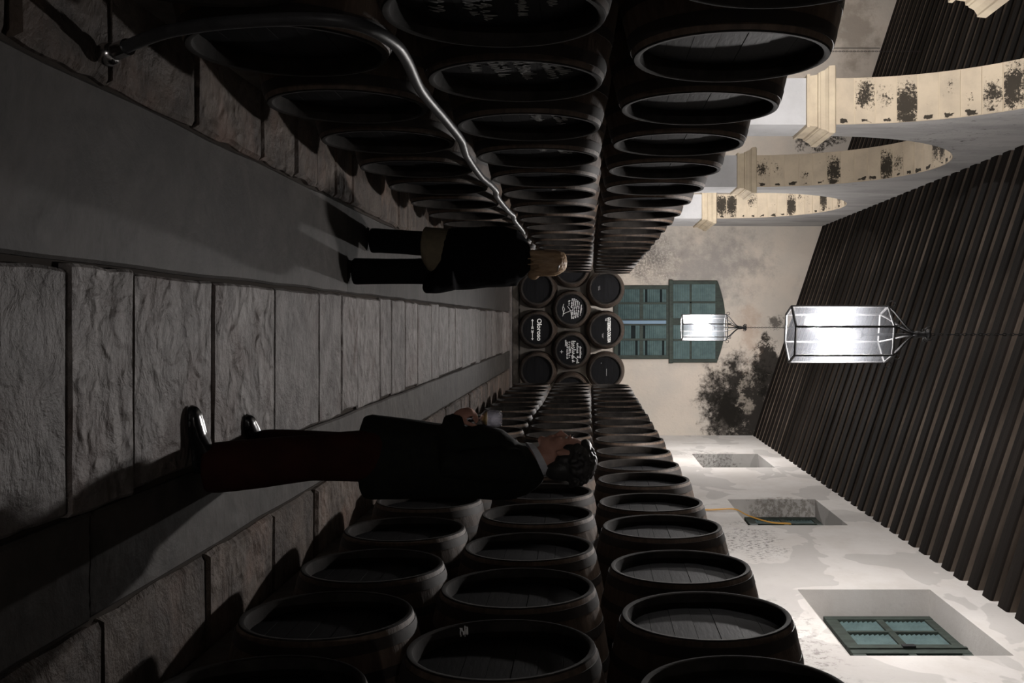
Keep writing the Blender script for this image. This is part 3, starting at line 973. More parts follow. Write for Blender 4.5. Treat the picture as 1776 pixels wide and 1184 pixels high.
for (z, x0, ln, h, a) in ((.19, -.1, .26, .045, 0), (.12, -.17, .22, .06, 0), (.13, .12, .16, .06, -.1), (.02, -.22, .3, .085, 0), (.0, .1, .16, .06, .15), (-.06, -.2, .36, .04, 0),
                          (-.105, -.2, .38, .035, 0), (-.14, -.24, .13, .05, 0)):
    L += script_line(rr, x0, z, ln, h, a)
L += [[(-.22, .0), (.05, -.015)], [(-.01, -.22), (.06, -.22)], [(.025, -.185), (.025, -.255)], [(.1, .02), (.2, .14)]]
strokes(BARRELS['E6'], L, 0.009)
rr = random.Random(3)
strokes(BARRELS['E8'], [[(-.05 + rr.uniform(-.05, .1), z), (.05 + rr.uniform(-.1, .05), z + .004)] for z in (-.13, -.16)], 0.003, name='faint_mark')
strokes(BARRELS['E10'], [[(-.06, .02), (.1, .02)], [(-.2, -.1), (-.17, -.1)]], 0.004, name='faint_mark')
mat_faint = simple('worn_grey_chalk', (0.34, 0.34, 0.33), 0.9, 0, 0.1)
for n in range(0, 8):       # scrawled signatures on the middle tier below the arches
    rr = random.Random(100 + n)
    L = []
    if n in (0, 1, 2, 3, 5):
        for k in range(7 if n < 2 else 4):
            z = .2 - k * .055
            hw = math.sqrt(max(0.01, .09 - z * z)) * .8
            L += script_line(rr, -hw + rr.uniform(0, .1), z - .05, hw * rr.uniform(.9, 1.6), rr.uniform(.03, .06), rr.uniform(-.12, .2))
        strokes(BARRELS['L', 1, n], L, 0.006, mat_faint)
# cellar marks on two chimes of the window-side stack
for key, th0 in ((('R', 1, 0), -2.62), (('R', 0, 1), -0.12)):
    bm = bmesh.new()
    glyphs = [[(0, 0), (.3, .9), (.7, .9), (.7, .4), (0, 0), (.9, 0)], [(0, -.2), (.7, 1.1)], [(.1, .9), (0, .4), (.7, .4), (.7, 0)], [(0, .8), (.5, 1), (.6, .6), (0, 0), (.7, 0)]]
    for gi, g in enumerate(glyphs):
        for (a, b) in zip(g, g[1:]):
            P = []
            for (u, v) in (a, b):
                th = th0 + (gi * 0.030 + u * 0.022)
                P.append((th, 0.012 + v * 0.032))
            d = Vector((P[1][0] - P[0][0], P[1][1] - P[0][1]))
            nn = Vector((-d.y, d.x)); nn.normalize(); 
            q = []
            for (th, h), s in ((P[0], 1), (P[0], -1), (P[1], -1), (P[1], 1)):
                th2 = th + nn.x * s * .003 / .33; h2 = h + nn.y * s * .002
                rad = 0.338 - 0.016 * (h2 / .055) - 0.0015
                q.append(bm.verts.new((rad * math.cos(th2), h2, rad * math.sin(th2))))
            bm.faces.new(q)
    build('chalk_number', bm, mat_chalk, BARRELS[key])

# ---- supports under the bottom tiers
def runner(name, lo, hi, label, group):
    bm = bmesh.new()
    c = [(a + b) / 2 for a, b in zip(lo, hi)]
    add_box(bm, [a - k for a, k in zip(lo, c)], [b - k for b, k in zip(hi, c)], 0.015)
    o = build(name, bm, mat_runner); o.location = c
    return tag(o, label, 'support beam', group)
for xs, side, wh in ((XL, -1, 'below the arches'), (XRH, 1, 'below the side windows')):
    for d, nm in ((0.30, 'front'), (0.80, 'rear')):
        x = xs + side * d
        zt = (ZL if side < 0 else ZR)[0] - r_at(d / BL) - 0.012
        runner('support_beam', (x - .06, 2.3, 0.0), (x + .06, 21.2, zt), '%s low stone beam under the barrels stacked %s' % (nm, wh), 'beams under the barrels')
for d, nm in ((0.28, 'front'), (0.80, 'rear')):
    runner('support_beam', (-1.15, YE + d - .06, 0.03), (1.65, YE + d + .06, ZE[0] - r_at(d / BL) - .012), '%s low stone beam under the end-wall barrels' % nm, 'beams under the barrels')

# ================================================================== LANTERNS
def lantern(loc, label):
    """loc: centre of the glass body's bottom"""
    H, R = 0.87, 0.262
    e = empty('hanging_lantern', loc, math.radians(14))
    tag(e, label, 'lantern', 'hanging lanterns')
    hexa = [(R * math.cos(PI / 3 * k), R * math.sin(PI / 3 * k)) for k in range(6)]
    for k in range(6):
        a, b = hexa[k], hexa[(k + 1) % 6]
        bm = bmesh.new()
        add_box(bm, (-R / 2 + .012, -.0015, .012), (R / 2 - .012, .0015, H - .012))
        o = build('glass_pane', bm, mat_pane, e)
        o.location = ((a[0] + b[0]) / 2, (a[1] + b[1]) / 2, 0)
        o.rotation_euler = (0, 0, math.atan2(b[1] - a[1], b[0] - a[0]))
        bm = bmesh.new()
        add_tube(bm, [(a[0], a[1], 0), (a[0], a[1], H)], 0.0105, 6)
        build('upright_bar', bm, mat_iron, e)
        # small scroll at the upper corner
        bm = bmesh.new()
        ux, uy = a[0] / R, a[1] / R
        pts = []
        for i in range(15):
            th = -PI / 2 + i * 2 * PI * 0.85 / 14
            rad = 0.034 - 0.0008 * i
            c = R + 0.02
            pts.append(((c + rad * math.cos(th)) * ux, (c + rad * math.cos(th)) * uy, H + 0.035 + rad * math.sin(th)))
        add_tube(bm, pts, 0.0055, 6)
        build('scroll', bm, mat_iron, e)
        # curved arm up to the crown
        bm = bmesh.new()
        pts = []
        for i in range(9):
            t = i / 8
            rr_ = R * (1 - t) ** 1.6 + 0.022 * t
            pts.append((rr_ * ux, rr_ * uy, H + 0.26 * t ** 0.75))
        add_tube(bm, pts, 0.009, 6)
        build('arm', bm, mat_iron, e)
    for z, nm in ((0.0, 'bottom_ring'), (H, 'top_ring')):
        bm = bmesh.new()
        for k in range(6):
            a, b = hexa[k], hexa[(k + 1) % 6]
            add_tube(bm, [(a[0], a[1], z), (b[0], b[1], z)], 0.0115, 6)
        build(nm, bm, mat_iron, e)
    bm = bmesh.new()
    add_lathe(bm, [(0.001, H + .24), (.03, H + .245), (.034, H + .28), (.022, H + .33), (.045, H + .37), (.05, H + .385), (.03, H + .40), (.001, H + .41)], 16)
    build('crown', bm, mat_iron, e, True)
    bm = bmesh.new()
    for k in range(4):
        a = k * PI / 2 + .4
        pts = []
        for i in range(11):
            th = PI + i * 1.7 * PI / 10
            pts.append(((0.055 + .028 * math.cos(th)) * math.cos(a), (0.055 + .028 * math.cos(th)) * math.sin(a), H + .37 + .028 * math.sin(th)))
        add_tube(bm, pts, .006, 6)
    build('crown_scrolls', bm, mat_iron, e)
    # bulb on a stem from the crown
    bm = bmesh.new()
    add_tube(bm, [(0, 0, H + .25), (0, 0, .62)], .012, 8)
    add_lathe(bm, [(.001, .58), (.04, .58), (.045, .63), (.02, .66), (.001, .66)], 14)
    build('bulb_holder', bm, mat_iron, e)
    bm = bmesh.new()
    add_lathe(bm, [(.001, .24), (.035, .25), (.055, .29), (.06, .40), (.055, .53), (.04, .575), (.001, .58)], 16)
    build('bulb', bm, mat_bulb, e, True)
    # chain to the rafters
    ztop = z_roof(loc[0]) - loc[2]
    bm = bmesh.new()
    z = H + .40; k = 0
    while z < ztop - .01:
        a = Matrix.Rotation(k * PI / 2, 3, 'Z')
        pts = [a @ Vector((.011 * math.cos(t), 0, z + .024 + .022 * math.sin(t))) for t in [i * 2 * PI / 8 for i in range(9)]]
        add_tube(bm, pts, .0038, 4, False)
        z += .036; k += 1
    build('chain', bm, mat_iron, e)
    return e
lantern((0.125, 9.1, 3.585), 'large lit hexagonal glass lantern hanging nearest the camera')
lantern((0.135, 19.75, 3.595), 'smaller-looking lit lantern hanging in front of the green end window')

lantern((0.125, -14.5, 3.585), 'added fill lantern, unseen, far behind the viewer in the same aisle')  # added out of view as fill for the man's face and barrel sides
lantern((-5.3, 9.1, 3.9), 'added unseen lantern in the nave beyond the arches, nearer the camera')  # added out of view to brighten the arches and piers
lantern((-5.3, 19.75, 3.9), 'added unseen lantern in the nave beyond the arches, near the end wall')  # added behind the stack to brighten the side nave

# ================================================================== HOSE, CABLES
def curve_pts(P, n=8):
    """Catmull-Rom through the control points"""
    P = [Vector(p) for p in P]
    P = [P[0] * 2 - P[1]] + P + [P[-1] * 2 - P[-2]]
    out = []
    for i in range(1, len(P) - 2):
        for k in range(n):
            t = k / n
            a, b, c, d = P[i - 1], P[i], P[i + 1], P[i + 2]
            out.append(0.5 * ((2 * b) + (c - a) * t + (2 * a - 5 * b + 4 * c - d) * t * t + (3 * b - a - 3 * c + d) * t ** 3))
    out.append(P[-2])
    return out
hose = empty('transfer_hose', (-1.03, 3.76, 0.0))
tag(hose, 'grey hose draped along the bottom tier below the arches, steel end on the floor', 'hose')
P = [(-.952, 3.555, .075), (-.962, 3.46, .20), (-.965, 3.336, .37), (-.965, 3.246, .59), (-.965, 3.21, .85), (-.96, 3.25, 1.0), (-.955, 3.42, 1.075), (-.955, 3.65, 1.085),
     (-.965, 4.2, 1.05), (-.955, 4.72, 1.07), (-.950, 5.23, 1.082), (-.965, 5.6, 1.055), (-.985, 6.05, 1.022), (-.965, 6.7, 1.032), (-.955, 7.05, 1.065), (-.955, 7.4, 1.07),
     (-.985, 7.95, 1.025), (-.96, 8.7, 1.05), (-.955, 9.1, 1.07), (-.98, 9.8, 1.03), (-.96, 10.5, 1.05), (-.98, 11.2, 1.03)]
bm = bmesh.new()
add_tube(bm, [Vector(p) - Vector(hose.location) for p in curve_pts(P, 7)], 0.022, 12)
build('tube', bm, mat_hose, hose, True)
bm = bmesh.new()
add_ell(bm, (0, 0, 0), (.043, .043, .043), None, 24, 16)
o = build('steel_coupling', bm, mat_steel, hose, True); o.location = (0.084, -.195, 0.044); o['label'] = 'shiny round steel coupling'
bm = bmesh.new()
add_tube(bm, [(0, 0, 0), (-.006, -.045, .065)], .03, 14)
o = build('collar_ring', bm, mat_steel, hose); o.location = (0.078, -.205, 0.075)

bm = bmesh.new()
cab = curve_pts([(2.70, 14.35, 2.4), (2.70, 14.37, 3.0), (2.70, 14.37, 3.5), (2.695, 14.38, 3.84), (2.80, 14.45, 4.05), (2.93, 14.62, 4.4), (2.97, 14.72, 4.72)], 8)
add_tube(bm, cab, 0.0075, 6)
add_tube(bm, [p + Vector((0.004, -.03 - .02 * math.sin(i * .16), 0.0)) for i, p in enumerate(cab)], 0.0065, 6)
tag(build('cable', bm, mat_cable), 'yellow twin cable running up the wall into the middle window recess', 'cable')
bm = bmesh.new()
add_tube(bm, [(-6.46, Y_BACK - .01, 5.0), (-6.46, Y_BACK - .012, z_roof(-6.46) - .02)], 0.009, 6)
tag(build('wall_cable', bm, mat_darkcable), 'thin dark cable running up the end wall beyond the first arch', 'cable')

# ================================================================== PEOPLE
mat_skin = mottled('skin', (0.56, 0.31, 0.24), (0.48, 0.25, 0.19), 14, 0.55, 0.1, 60, 0.002, spec=0.35)
mat_skin2 = mottled('pale_skin', (0.42, 0.25, 0.19), (0.36, 0.2, 0.15), 14, 0.55, 0.1, 60, 0.002, spec=0.35)
mat_jacket = mottled('dark_green_wool', (0.015, 0.016, 0.014), (0.010, 0.011, 0.010), 30, 0.9, 0.2, 150, 0.002, spec=0.15)
mat_trouser = mottled('dark_red_trousers', (0.038, 0.010, 0.0075), (0.026, 0.007, 0.0055), 8, 0.85, 0.15, 120, 0.002, spec=0.15)
mat_shoe = simple('polished_black_leather', (0.010, 0.010, 0.011), 0.22, 0, 0.6)
mat_shirt = simple('white_shirt', (0.55, 0.56, 0.6), 0.8, 0, 0.2)
mat_hair = mottled('dark_greying_hair', (0.045, 0.042, 0.040), (0.022, 0.02, 0.019), 30, 0.5, 0.4, 80, 0.004, spec=0.4)
mat_blonde = mottled('dark_blonde_hair', (0.40, 0.28, 0.17), (0.22, 0.14, 0.08), 20, 0.5, 0.5, 60, 0.004, (1, 1, .3), spec=0.4)
mat_coat = mottled('black_wool_coat', (0.006, 0.006, 0.007), (0.004, 0.004, 0.0045), 30, 0.95, 0.2, 150, 0.002, spec=0.08)
mat_wtrouser = mottled('black_patterned_trousers', (0.009, 0.009, 0.010), (0.006, 0.006, 0.007), 90, 0.9, 0.1, 150, 0.001, spec=0.1)
mat_khaki = mottled('olive_tunic', (0.22, 0.185, 0.125), (0.17, 0.145, 0.10), 20, 0.9, 0.1, 100, 0.002, spec=0.1)
mat_eye = simple('eye_white', (0.6, 0.6, 0.58), 0.2)
mat_brow = simple('dark_brow_hair', (0.03, 0.026, 0.023), 0.8)

def basis(F):
    F = Vector((F[0], F[1], 0)).normalized()
    return F, Vector((-F.y, F.x, 0)), Vector((0, 0, 1))

def head_shapes(bm, c, F, scale=1.0):
    f, l, u = basis(F)
    R = Matrix((f, l, u)).transposed()
    def E(p, r, rx=None):
        rot = R if rx is None else R @ rx
        add_ell(bm, Vector(c) + R @ (Vector(p) * scale), tuple(v * scale for v in r), rot, 20, 14)
    def T(pts, rad):
        add_tube(bm, [Vector(c) + R @ (Vector(p) * scale) for p in pts], [r * scale for r in rad], 10)
    E((-.012, 0, .03), (.098, .076, .090))
    E((.032, 0, -.02), (.060, .062, .085))
    E((.040, 0, -.072), (.048, .050, .040))
    E((.074, 0, -.100), (.020, .024, .017))
    T([(.083, 0, .022), (.098, 0, .0), (.113, 0, -.022)], [.009, .012, .0125])
    T([(.100, 0, -.024), (.088, 0, -.03)], [.014, .018])
    E((.098, .011, -.026), (.010, .008, .007)); E((.098, -.011, -.026), (.010, .008, .007))
    E((.087, 0, -.052), (.012, .025, .0065)); E((.085, 0, -.064), (.012, .022, .007))
    for s in (1, -1):
        E((.073, s * .032, .030), (.018, .026, .009))
        E((.052, s * .045, -.022), (.026, .022, .022))
        E((-.006, s * .074, .000), (.016, .009, .031), Matrix.Rotation(-.25, 3, 'Y') @ Matrix.Rotation(s * .25, 3, 'Z'))
        E((.000, s * .072, -.020), (.010, .008, .014))
    return R

def hand_shapes(bm, wrist, dirv, palmn, curl, thumb_up, scale=1.0):
    """palm + five bent fingers.  dirv: wrist->knuckles, palmn: palm normal (fingers curl towards it)"""
    d = Vector(dirv).normalized(); n = Vector(palmn).normalized(); n = (n - d * n.dot(d)).normalized(); s = d.cross(n)
    if s.dot(Vector(thumb_up)) < 0: s = -s      # s points to the thumb side
    w_ = Vector(wrist)
    M = Matrix((d, s, n)).transposed()
    add_ell(bm, w_ + d * .045 * scale, (.052 * scale, .042 * scale, .017 * scale), M, 14, 10)
    for off, ln, rad in ((.030, .072, .0088), (.010, .080, .0092), (-.011, .075, .0088), (-.030, .058, .0078)):
        p = w_ + d * (.078 * scale) + s * off * scale
        pts = [p - d * .02 * scale, p]
        ang = 0; q = p
        for i, fr in enumerate((.42, .33, .25)):
            ang += curl * (0.75, 1.0, 0.8)[i]
            q = q + (d * math.cos(ang) + n * math.sin(ang)) * ln * fr * scale
            pts.append(q)
        add_tube(bm, pts, [rad * scale * k for k in (1.05, 1.05, 1.0, .95, .8)], 8)
    p = w_ + d * .02 * scale + s * .03 * scale
    t1 = p + (d * .6 + s * .55 + n * .5).normalized() * .038 * scale
    t2 = t1 + (d * .75 + s * .1 + n * .65).normalized() * .034 * scale
    t3 = t2 + (d * .7 - s * .2 + n * .6).normalized() * .026 * scale
    add_tube(bm, [p, t1, t2, t3], [.013 * scale, .0115 * scale, .0105 * scale, .008 * scale], 8)

def shoe(bm, toe, heel, wd=0.045, h=0.075):
    """a leather shoe from heel to toe on the ground"""
    toe = Vector(toe); heel = Vector(heel)
    d = (toe - heel); L = d.length; d.normalize(); s = Vector((-d.y, d.x, 0))
    for t, ww, hh, hb in ((0.02, .55, .9, .0), (.12, .78, 1.0, .0), (.3, .8, .98, 0), (.45, .84, .82, 0), (.6, .98, .62, 0), (.75, 1.0, .52, 0), (.88, .82, .45, 0.02), (.97, .45, .33, .05)):
        pass
    rings = []
    for t, ww, hh in ((0.0, .5, .70), (.03, .68, .95), (.15, .8, 1.0), (.3, .8, .98), (.45, .86, .8), (.6, .98, .62), (.75, 1.0, .54), (.88, .85, .46), (.96, .55, .36), (1.0, .25, .25)):
        c = heel + d * L * t + Vector((0, 0, h * hh / 2 + .006))
        rings.append((c, s * wd * ww, Vector((0, 0, h * hh / 2))))
    add_loft(bm, rings, 16)
    # sole
    rings = []
    for t, ww in ((-.01, .5), (.05, .8), (.2, .86), (.4, .78), (.6, 1.0), (.76, 1.06), (.9, .88), (1.0, .45), (1.01, .2)):
        rings.append((heel + d * L * t + Vector((0, 0, .009)), s * wd * ww, Vector((0, 0, .009))))
    add_loft(bm, rings, 14)

def child(name, me, parent):
    o = link(name, me, None, parent)
    o.matrix_parent_inverse = parent.matrix_world.inverted()
    return o

def make_person(root_loc, label, spec):
    e = empty('person', root_loc)
    tag(e, label, 'person')
    bpy.context.view_layer.update()
    return e

# ------------------------------------------------ man with the glass
MX, MY = 0.655, 4.80
man = make_person((MX, MY, 0), 'man in dark jacket and dark red trousers holding a glass of wine', None)
mf, ml, mu = basis((-0.86, 0.51))
def mp(x, y, z): return Vector((x, y, z))
hipL, hipR = mp(.63, 4.72, .90), mp(.67, 4.90, .90)
kneeL, kneeR = mp(.625, 4.58, .49), mp(.665, 5.06, .49)
ankL, ankR = mp(.655, 4.47, .085), mp(.675, 5.20, .085)
chest = mp(.665, 4.80, 1.28); neck = mp(.668, 4.80, 1.50); headc = mp(.650, 4.815, 1.632)
shL = mp(.665, 4.62, 1.42); shR = mp(.69, 4.99, 1.42)
elL = mp(.655, 4.57, 1.12); elR = mp(.66, 5.05, 1.12)
wrL = mp(.455, 4.745, 1.115); wrR = mp(.62, 4.98, .86)
bm = bmesh.new()
head_shapes(bm, headc, (-0.93, 0.36), 1.07)
add_tube(bm, [mp(.672, 4.80, 1.42), mp(.665, 4.803, 1.50), mp(.652, 4.81, 1.58)], [.066, .058, .056], 16)
add_loft(bm, [(mp(.66, 4.80, z), ml * a, mf * b) for z, a, b in ((.86, .15, .11), (1.0, .15, .115), (1.15, .15, .11), (1.28, .15, .10), (1.37, .12, .06), (1.43, .06, .05))])
for s_, e_, w_ in ((shL, elL, wrL), (shR, elR, wrR)):
    add_tube(bm, [s_, (s_ + e_) / 2, e_, (e_ + w_) / 2, w_], [.05, .045, .04, .036, .027], 12)
for h_, k_, a_ in ((hipL, kneeL, ankL), (hipR, kneeR, ankR)):
    add_tube(bm, [h_, (h_ + k_) / 2, k_, (k_ + a_) / 2 , a_, a_ - Vector((0, 0, .05))], [.085, .075, .055, .052, .036, .036], 14)
    add_tube(bm, [a_ - Vector((0, 0, .04)), a_ - Vector((.05, 0, .05)), a_ - Vector((.09, 0, .055))], [.028, .024, .018], 10)
hand_shapes(bm, wrL, (-0.30, .25, .90), (0.85, .5, .15), 0.95, (0, -1, .3))
hand_shapes(bm, wrR, (-0.2, 0, -1), (0.2, -1, 0), 0.4, (-1, 0, 0))
child('body', remeshed(bm, 'body', mat_skin, 0.0065, 3), man)
# trousers
bm = bmesh.new()
add_loft(bm, [(mp(.65, 4.80, z), ml * a, mf * b) for z, a, b in ((.72, .17, .125), (.85, .175, .135), (.98, .165, .125), (1.04, .16, .12))])
for h_, k_, a_, bw in ((hipL, kneeL, ankL, 1), (hipR, kneeR, ankR, 1)):
    rings = []
    for p, r in ((h_, .125), (h_.lerp(k_, .5), .122), (k_, .108), (k_.lerp(a_, .5), .112), (a_.lerp(k_, .06), .112), (a_ - Vector((0, 0, .035)), .108)):
        rings.append((p, Vector((-r, 0, 0)), Vector((0, r * .78, 0))))
    add_loft(bm, rings)
child('trousers', remeshed(bm, 'trousers', mat_trouser, 0.011, 5,
      lambda c: 0.006 * noise.noise(Vector((c.x * 9, c.y * 9, c.z * 3)))), man)
# jacket
bm = bmesh.new()
add_loft(bm, [(mp(x, 4.80, z), ml * a, mf * b + Vector((0, 0, -t))) for z, a, b, x, t in ((.685, .215, .195, .655, 0), (.72, .222, .20, .655, 0), (.85, .215, .19, .66, 0), (1.0, .20, .175, .665, 0), (1.12, .20, .17, .67, 0),
     (1.25, .215, .17, .678, 0), (1.36, .222, .155, .69, .02), (1.42, .20, .125, .695, .04), (1.465, .14, .095, .69, .05), (1.495, .085, .078, .68, .05))])
for s_, e_, w_ in ((shL, elL, wrL), (shR, elR, wrR)):
    s2 = s_ + (s_ - chest) * .05
    add_tube(bm, [s2.lerp(chest, .3), s2, s2.lerp(e_, .5), e_, e_.lerp(w_, .5), e_.lerp(w_, .96)], [.07, .082, .078, .072, .062, .052], 16)
child('jacket', remeshed(bm, 'jacket', mat_jacket, 0.010, 5,
      lambda c: 0.007 * noise.noise(Vector((c.x * 8, c.y * 8, c.z * 5)))), man)
# collar
bm = bmesh.new()
rings = []
for dz, r in ((-.016, .080), (.0, .077), (.019, .073)):
    rings.append((mp(.672, 4.803, 1.505 + dz) + mf * .012, mf * r + Vector((0, 0, -.042)), ml * r))
add_loft(bm, rings, 24)
child('shirt_collar', bm_mesh(bm, 'shirt_collar', mat_shirt), man)
# shoes
for toe, heel in (((.375, 4.395, 0), (.675, 4.47, 0)), ((.485, 5.10, 0), (.74, 5.27, 0))):
    bm = bmesh.new(); shoe(bm, toe, heel, .050, .095)
    child('shoe', remeshed(bm, 'shoe', mat_shoe, 0.006, 2), man)
# hair
f, l, u = basis((-0.93, 0.36)); HR = Matrix((f, l, u)).transposed()
def hp(p): return headc + HR @ (Vector(p) * 1.07)
bm = bmesh.new()
for p, r in (((-.028, 0, .048), (.100, .088, .086)), ((-.065, 0, -.015), (.050, .074, .075)), ((.02, 0, .098), (.062, .066, .036)), ((-.03, .05, .01), (.035, .038, .05)), ((-.03, -.05, .01), (.035, .038, .05)),
             ((.02, .062, .03), (.022, .016, .035)), ((.02, -.062, .03), (.022, .016, .035))):
    add_ell(bm, hp(p), r, HR, 20, 14)
rh = random.Random(4)
for k in range(230):
    a = rh.uniform(0, 2 * PI); b = rh.uniform(-.1, PI / 2)
    d = Vector((math.cos(a) * math.cos(b), math.sin(a) * math.cos(b), math.sin(b)))
    p = Vector((-.028 + .100 * d.x, .088 * d.y, .048 + .088 * d.z))
    if p.x > .045 and p.z < .09: continue
    s = rh.uniform(.009, .016)
    add_ell(bm, hp(p), (s * 1.4, s, s), HR @ Euler((rh.uniform(0, 3), rh.uniform(0, 3), 0)).to_matrix(), 8, 6)
child('hair', remeshed(bm, 'hair', mat_hair, 0.0055, 1), man)
for s in (1, -1):
    bm = bmesh.new(); add_ell(bm, hp((.074, s * .031, .014)), (.011, .012, .008), HR, 12, 8)
    child('eye', bm_mesh(bm, 'eye', mat_eye), man)
    bm = bmesh.new(); add_tube(bm, [hp((.090, s * .014, .036)), hp((.089, s * .032, .042)), hp((.077, s * .05, .034))], [.005, .006, .004], 8)
    child('eyebrow', bm_mesh(bm, 'eyebrow', mat_brow), man)

# glass held by the stem
GX, GY, GZ = 0.468, 4.80, 1.165
g = empty('wine_glass', (GX, GY, GZ))
tag(g, 'stemmed tasting glass with a little amber wine in the man\'s hand', 'glass')
bm = bmesh.new()
outer = [(.001, .0), (.031, .001), (.032, .004), (.010, .008), (.0045, .014), (.004, .062), (.008, .068), (.026, .076), (.039, .092), (.044, .112), (.042, .14), (.036, .172)]
inner = [(.0345, .172), (.0405, .14), (.0425, .112), (.0375, .094), (.024, .0785), (.001, .074)]
add_lathe(bm, outer + inner, 32)
build('bowl_and_stem', bm, mat_glass, g, True)
bm = bmesh.new()
add_lathe(bm, [(.001, .0745), (.0235, .079), (.037, .0945), (.0405, .104), (.001, .104)], 32)
build('wine', bm, mat_wine, g, True)

# ------------------------------------------------ woman seen from behind
WX, WY = -0.45, 7.72
wom = make_person((WX, WY, 0), 'woman in a black coat with blonde hair, seen from behind', None)
wf, wl, wu = basis((-0.25, 0.97))
hipL, hipR = mp(-.575, 7.80, .82), mp(-.385, 7.74, .82)
kneeL, kneeR = mp(-.61, 7.92, .44), mp(-.375, 7.62, .45)
ankL, ankR = mp(-.64, 8.02, .08), mp(-.365, 7.43, .08)
headw = mp(-.462, 7.74, 1.455)
bm = bmesh.new()
head_shapes(bm, headw, (-0.45, 0.89), 0.93)
add_tube(bm, [mp(-.48, 7.71, 1.22), mp(-.475, 7.72, 1.30), mp(-.468, 7.735, 1.40)], [.055, .048, .047], 16)
add_loft(bm, [(mp(-.48, 7.72, z), wl * a, wf * b) for z, a, b in ((.78, .15, .11), (.92, .14, .10), (1.05, .13, .095), (1.18, .14, .09), (1.24, .12, .06), (1.28, .06, .05))])
for s in (1, -1):
    sh = mp(-.485, 7.72, 1.19) + wl * .145 * s
    el = sh + wl * .025 * s - wu * .24 + wf * .02
    wr = el + wf * .18 - wl * .07 * s - wu * .02
    add_tube(bm, [sh, (sh + el) / 2, el, (el + wr) / 2, wr], [.042, .04, .034, .031, .024], 12)
    hand_shapes(bm, wr, wf * .8 - wl * .5 * s, (0, .2, -1), .5, (0, 0, 1), .9)
for h_, k_, a_ in ((hipL, kneeL, ankL), (hipR, kneeR, ankR)):
    add_tube(bm, [h_, (h_ + k_) / 2, k_, (k_ + a_) / 2, a_, a_ - Vector((0, 0, .04))], [.08, .07, .05, .048, .033, .033], 14)
    add_tube(bm, [a_ - Vector((0, 0, .045)), a_ + Vector((-.03, .1, -.055)), a_ + Vector((-.05, .16, -.06))], [.028, .026, .02], 10)
child('body', remeshed(bm, 'body', mat_skin2, 0.0065, 3), wom)
bm = bmesh.new()
add_loft(bm, [(mp(-.48, 7.73, z), wl * a, wf * b) for z, a, b in ((.62, .16, .12), (.80, .175, .135), (.95, .16, .12))])
for h_, k_, a_ in ((hipL, kneeL, ankL), (hipR, kneeR, ankR)):
    rings = []
    for p, r in ((h_, .105), (h_.lerp(k_, .5), .105), (k_, .098), (k_.lerp(a_, .5), .096), (a_, .098), (a_ - Vector((0, 0, .068)), .100)):
        rings.append((p, Vector((-r, 0, 0)), Vector((0, r, 0))))
    add_loft(bm, rings)
child('trousers', remeshed(bm, 'trousers', mat_wtrouser, 0.011, 4), wom)
# olive tunic tail showing below the coat
bm = bmesh.new()
add_loft(bm, [(mp(x, 7.69, z), wl * a, wf * b) for z, a, b, x in ((.495, .13, .20, -.585), (.505, .145, .22, -.575), (.545, .178, .23, -.535), (.62, .19, .23, -.52), (.80, .18, .18, -.51))])
child('tunic', remeshed(bm, 'tunic', mat_khaki, 0.012, 3), wom)
# coat with rounded hem: low on one side, cut away over the tunic
bm = bmesh.new()
add_loft(bm, [(mp(x, 7.70, z), wl * a, wf * b) for z, a, b, x in ((.655, .225, .235, -.475), (.74, .24, .235, -.475), (.85, .24, .215, -.48), (1.0, .235, .18, -.49), (1.12, .23, .17, -.495),
     (1.21, .205, .145, -.495), (1.265, .15, .105, -.49), (1.31, .085, .08, -.48))])
add_loft(bm, [(mp(x, 7.66, z), wl * a, wf * b) for z, a, b, x in ((.51, .055, .18, -.285), (.525, .068, .21, -.292), (.56, .085, .225, -.308), (.60, .105, .235, -.325), (.65, .15, .245, -.37), (.75, .15, .24, -.39))])
for s in (1, -1):
    sh = mp(-.485, 7.72, 1.20) + wl * .155 * s
    el = sh + wl * .025 * s - wu * .25 + wf * .02
    wr = el + wf * .18 - wl * .07 * s - wu * .02
    add_tube(bm, [sh, (sh + el) / 2, el, (el + wr) / 2, wr], [.066, .066, .062, .055, .045], 14)
child('coat', remeshed(bm, 'coat', mat_coat, 0.011, 5, lambda c: 0.006 * noise.noise(Vector((c.x * 9, c.y * 9, c.z * 4)))), wom)
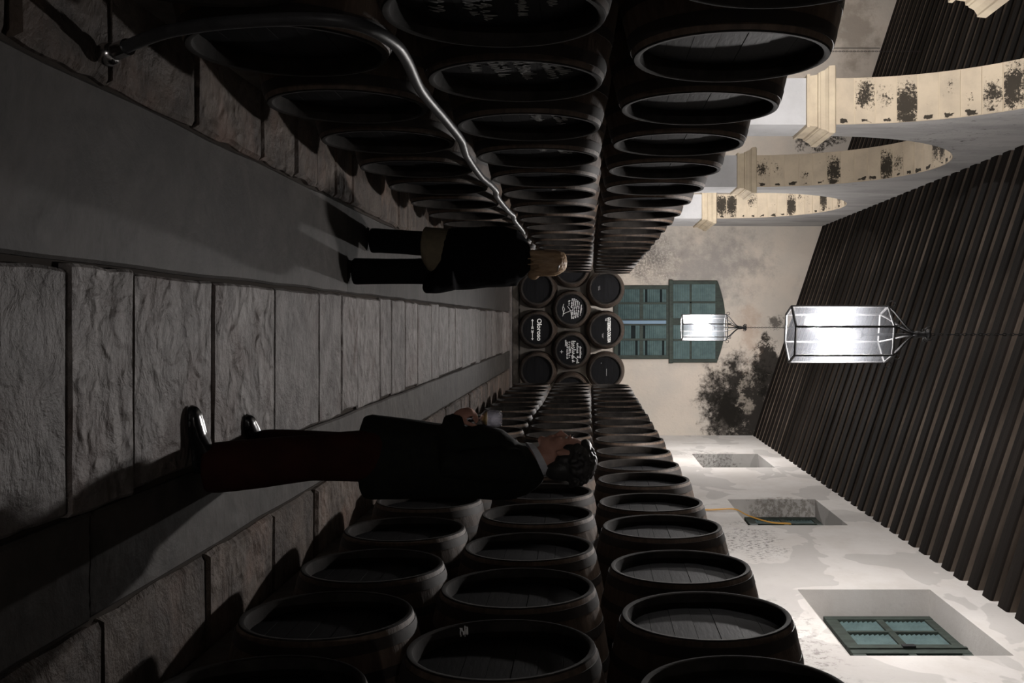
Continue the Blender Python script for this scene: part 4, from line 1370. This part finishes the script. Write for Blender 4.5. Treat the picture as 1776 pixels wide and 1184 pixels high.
for toe, heel in ((ankL + Vector((-.08, .19, -.08)), ankL + Vector((.01, -.045, -.08))), (ankR + Vector((-.05, .2, -.08)), ankR + Vector((.0, -.05, -.08)))):
    bm = bmesh.new(); shoe(bm, toe, heel, .043, .085)
    child('shoe', remeshed(bm, 'shoe', mat_shoe, 0.006, 2), wom)
# hair: loose crown, tresses over the collar, curl to one side
f, l, u = basis((-0.45, 0.89)); HR = Matrix((f, l, u)).transposed()
def wp(p): return headw + HR @ Vector(p)
bm = bmesh.new()
for p, r in (((-.030, 0, .045), (.098, .092, .090)), ((-.055, 0, -.03), (.062, .085, .085)), ((-.06, .0, -.10), (.05, .075, .06)), ((.02, 0, .09), (.06, .064, .04)),
             ((-.075, -.085, -.125), (.035, .040, .045)), ((-.06, .085, -.12), (.025, .03, .05))):
    add_ell(bm, wp(p), r, HR, 20, 14)
rh = random.Random(8)
for k in range(90):
    a = rh.uniform(.35 * PI, 1.65 * PI)
    b = rh.uniform(.2, 1.3)
    d = Vector((math.cos(a) * math.cos(b), math.sin(a) * math.cos(b), math.sin(b)))
    p0 = Vector((-.03 + .096 * d.x, .090 * d.y, .045 + .088 * d.z))
    p1 = Vector((-.05 + .078 * d.x / max(.3, math.cos(b)), .094 * d.y / max(.3, math.cos(b)), -.02 + rh.uniform(-.02, .02)))
    p2 = p1 + Vector((rh.uniform(-.01, .015), rh.uniform(-.018, .018), -rh.uniform(.05, .14)))
    add_tube(bm, [wp(p) for p in (p0, p0.lerp(p1, .5) * 1.06, p1, p2)], [.008, .011, .010, .005], 6)
child('hair', remeshed(bm, 'hair', mat_blonde, 0.0055, 1), wom)
for s in (1, -1):
    bm = bmesh.new(); add_ell(bm, wp((.075, s * .029, .013)), (.010, .012, .008), HR, 12, 8)
    child('eye', bm_mesh(bm, 'eye', mat_eye), wom)
bm = bmesh.new()
add_tube(bm, [wp((-.125, .02, .075)), wp((-.13, .0, .07)), wp((-.125, -.03, .06))], [.004, .006, .004], 8)
child('hair_clip', bm_mesh(bm, 'hair_clip', mat_steel), wom)
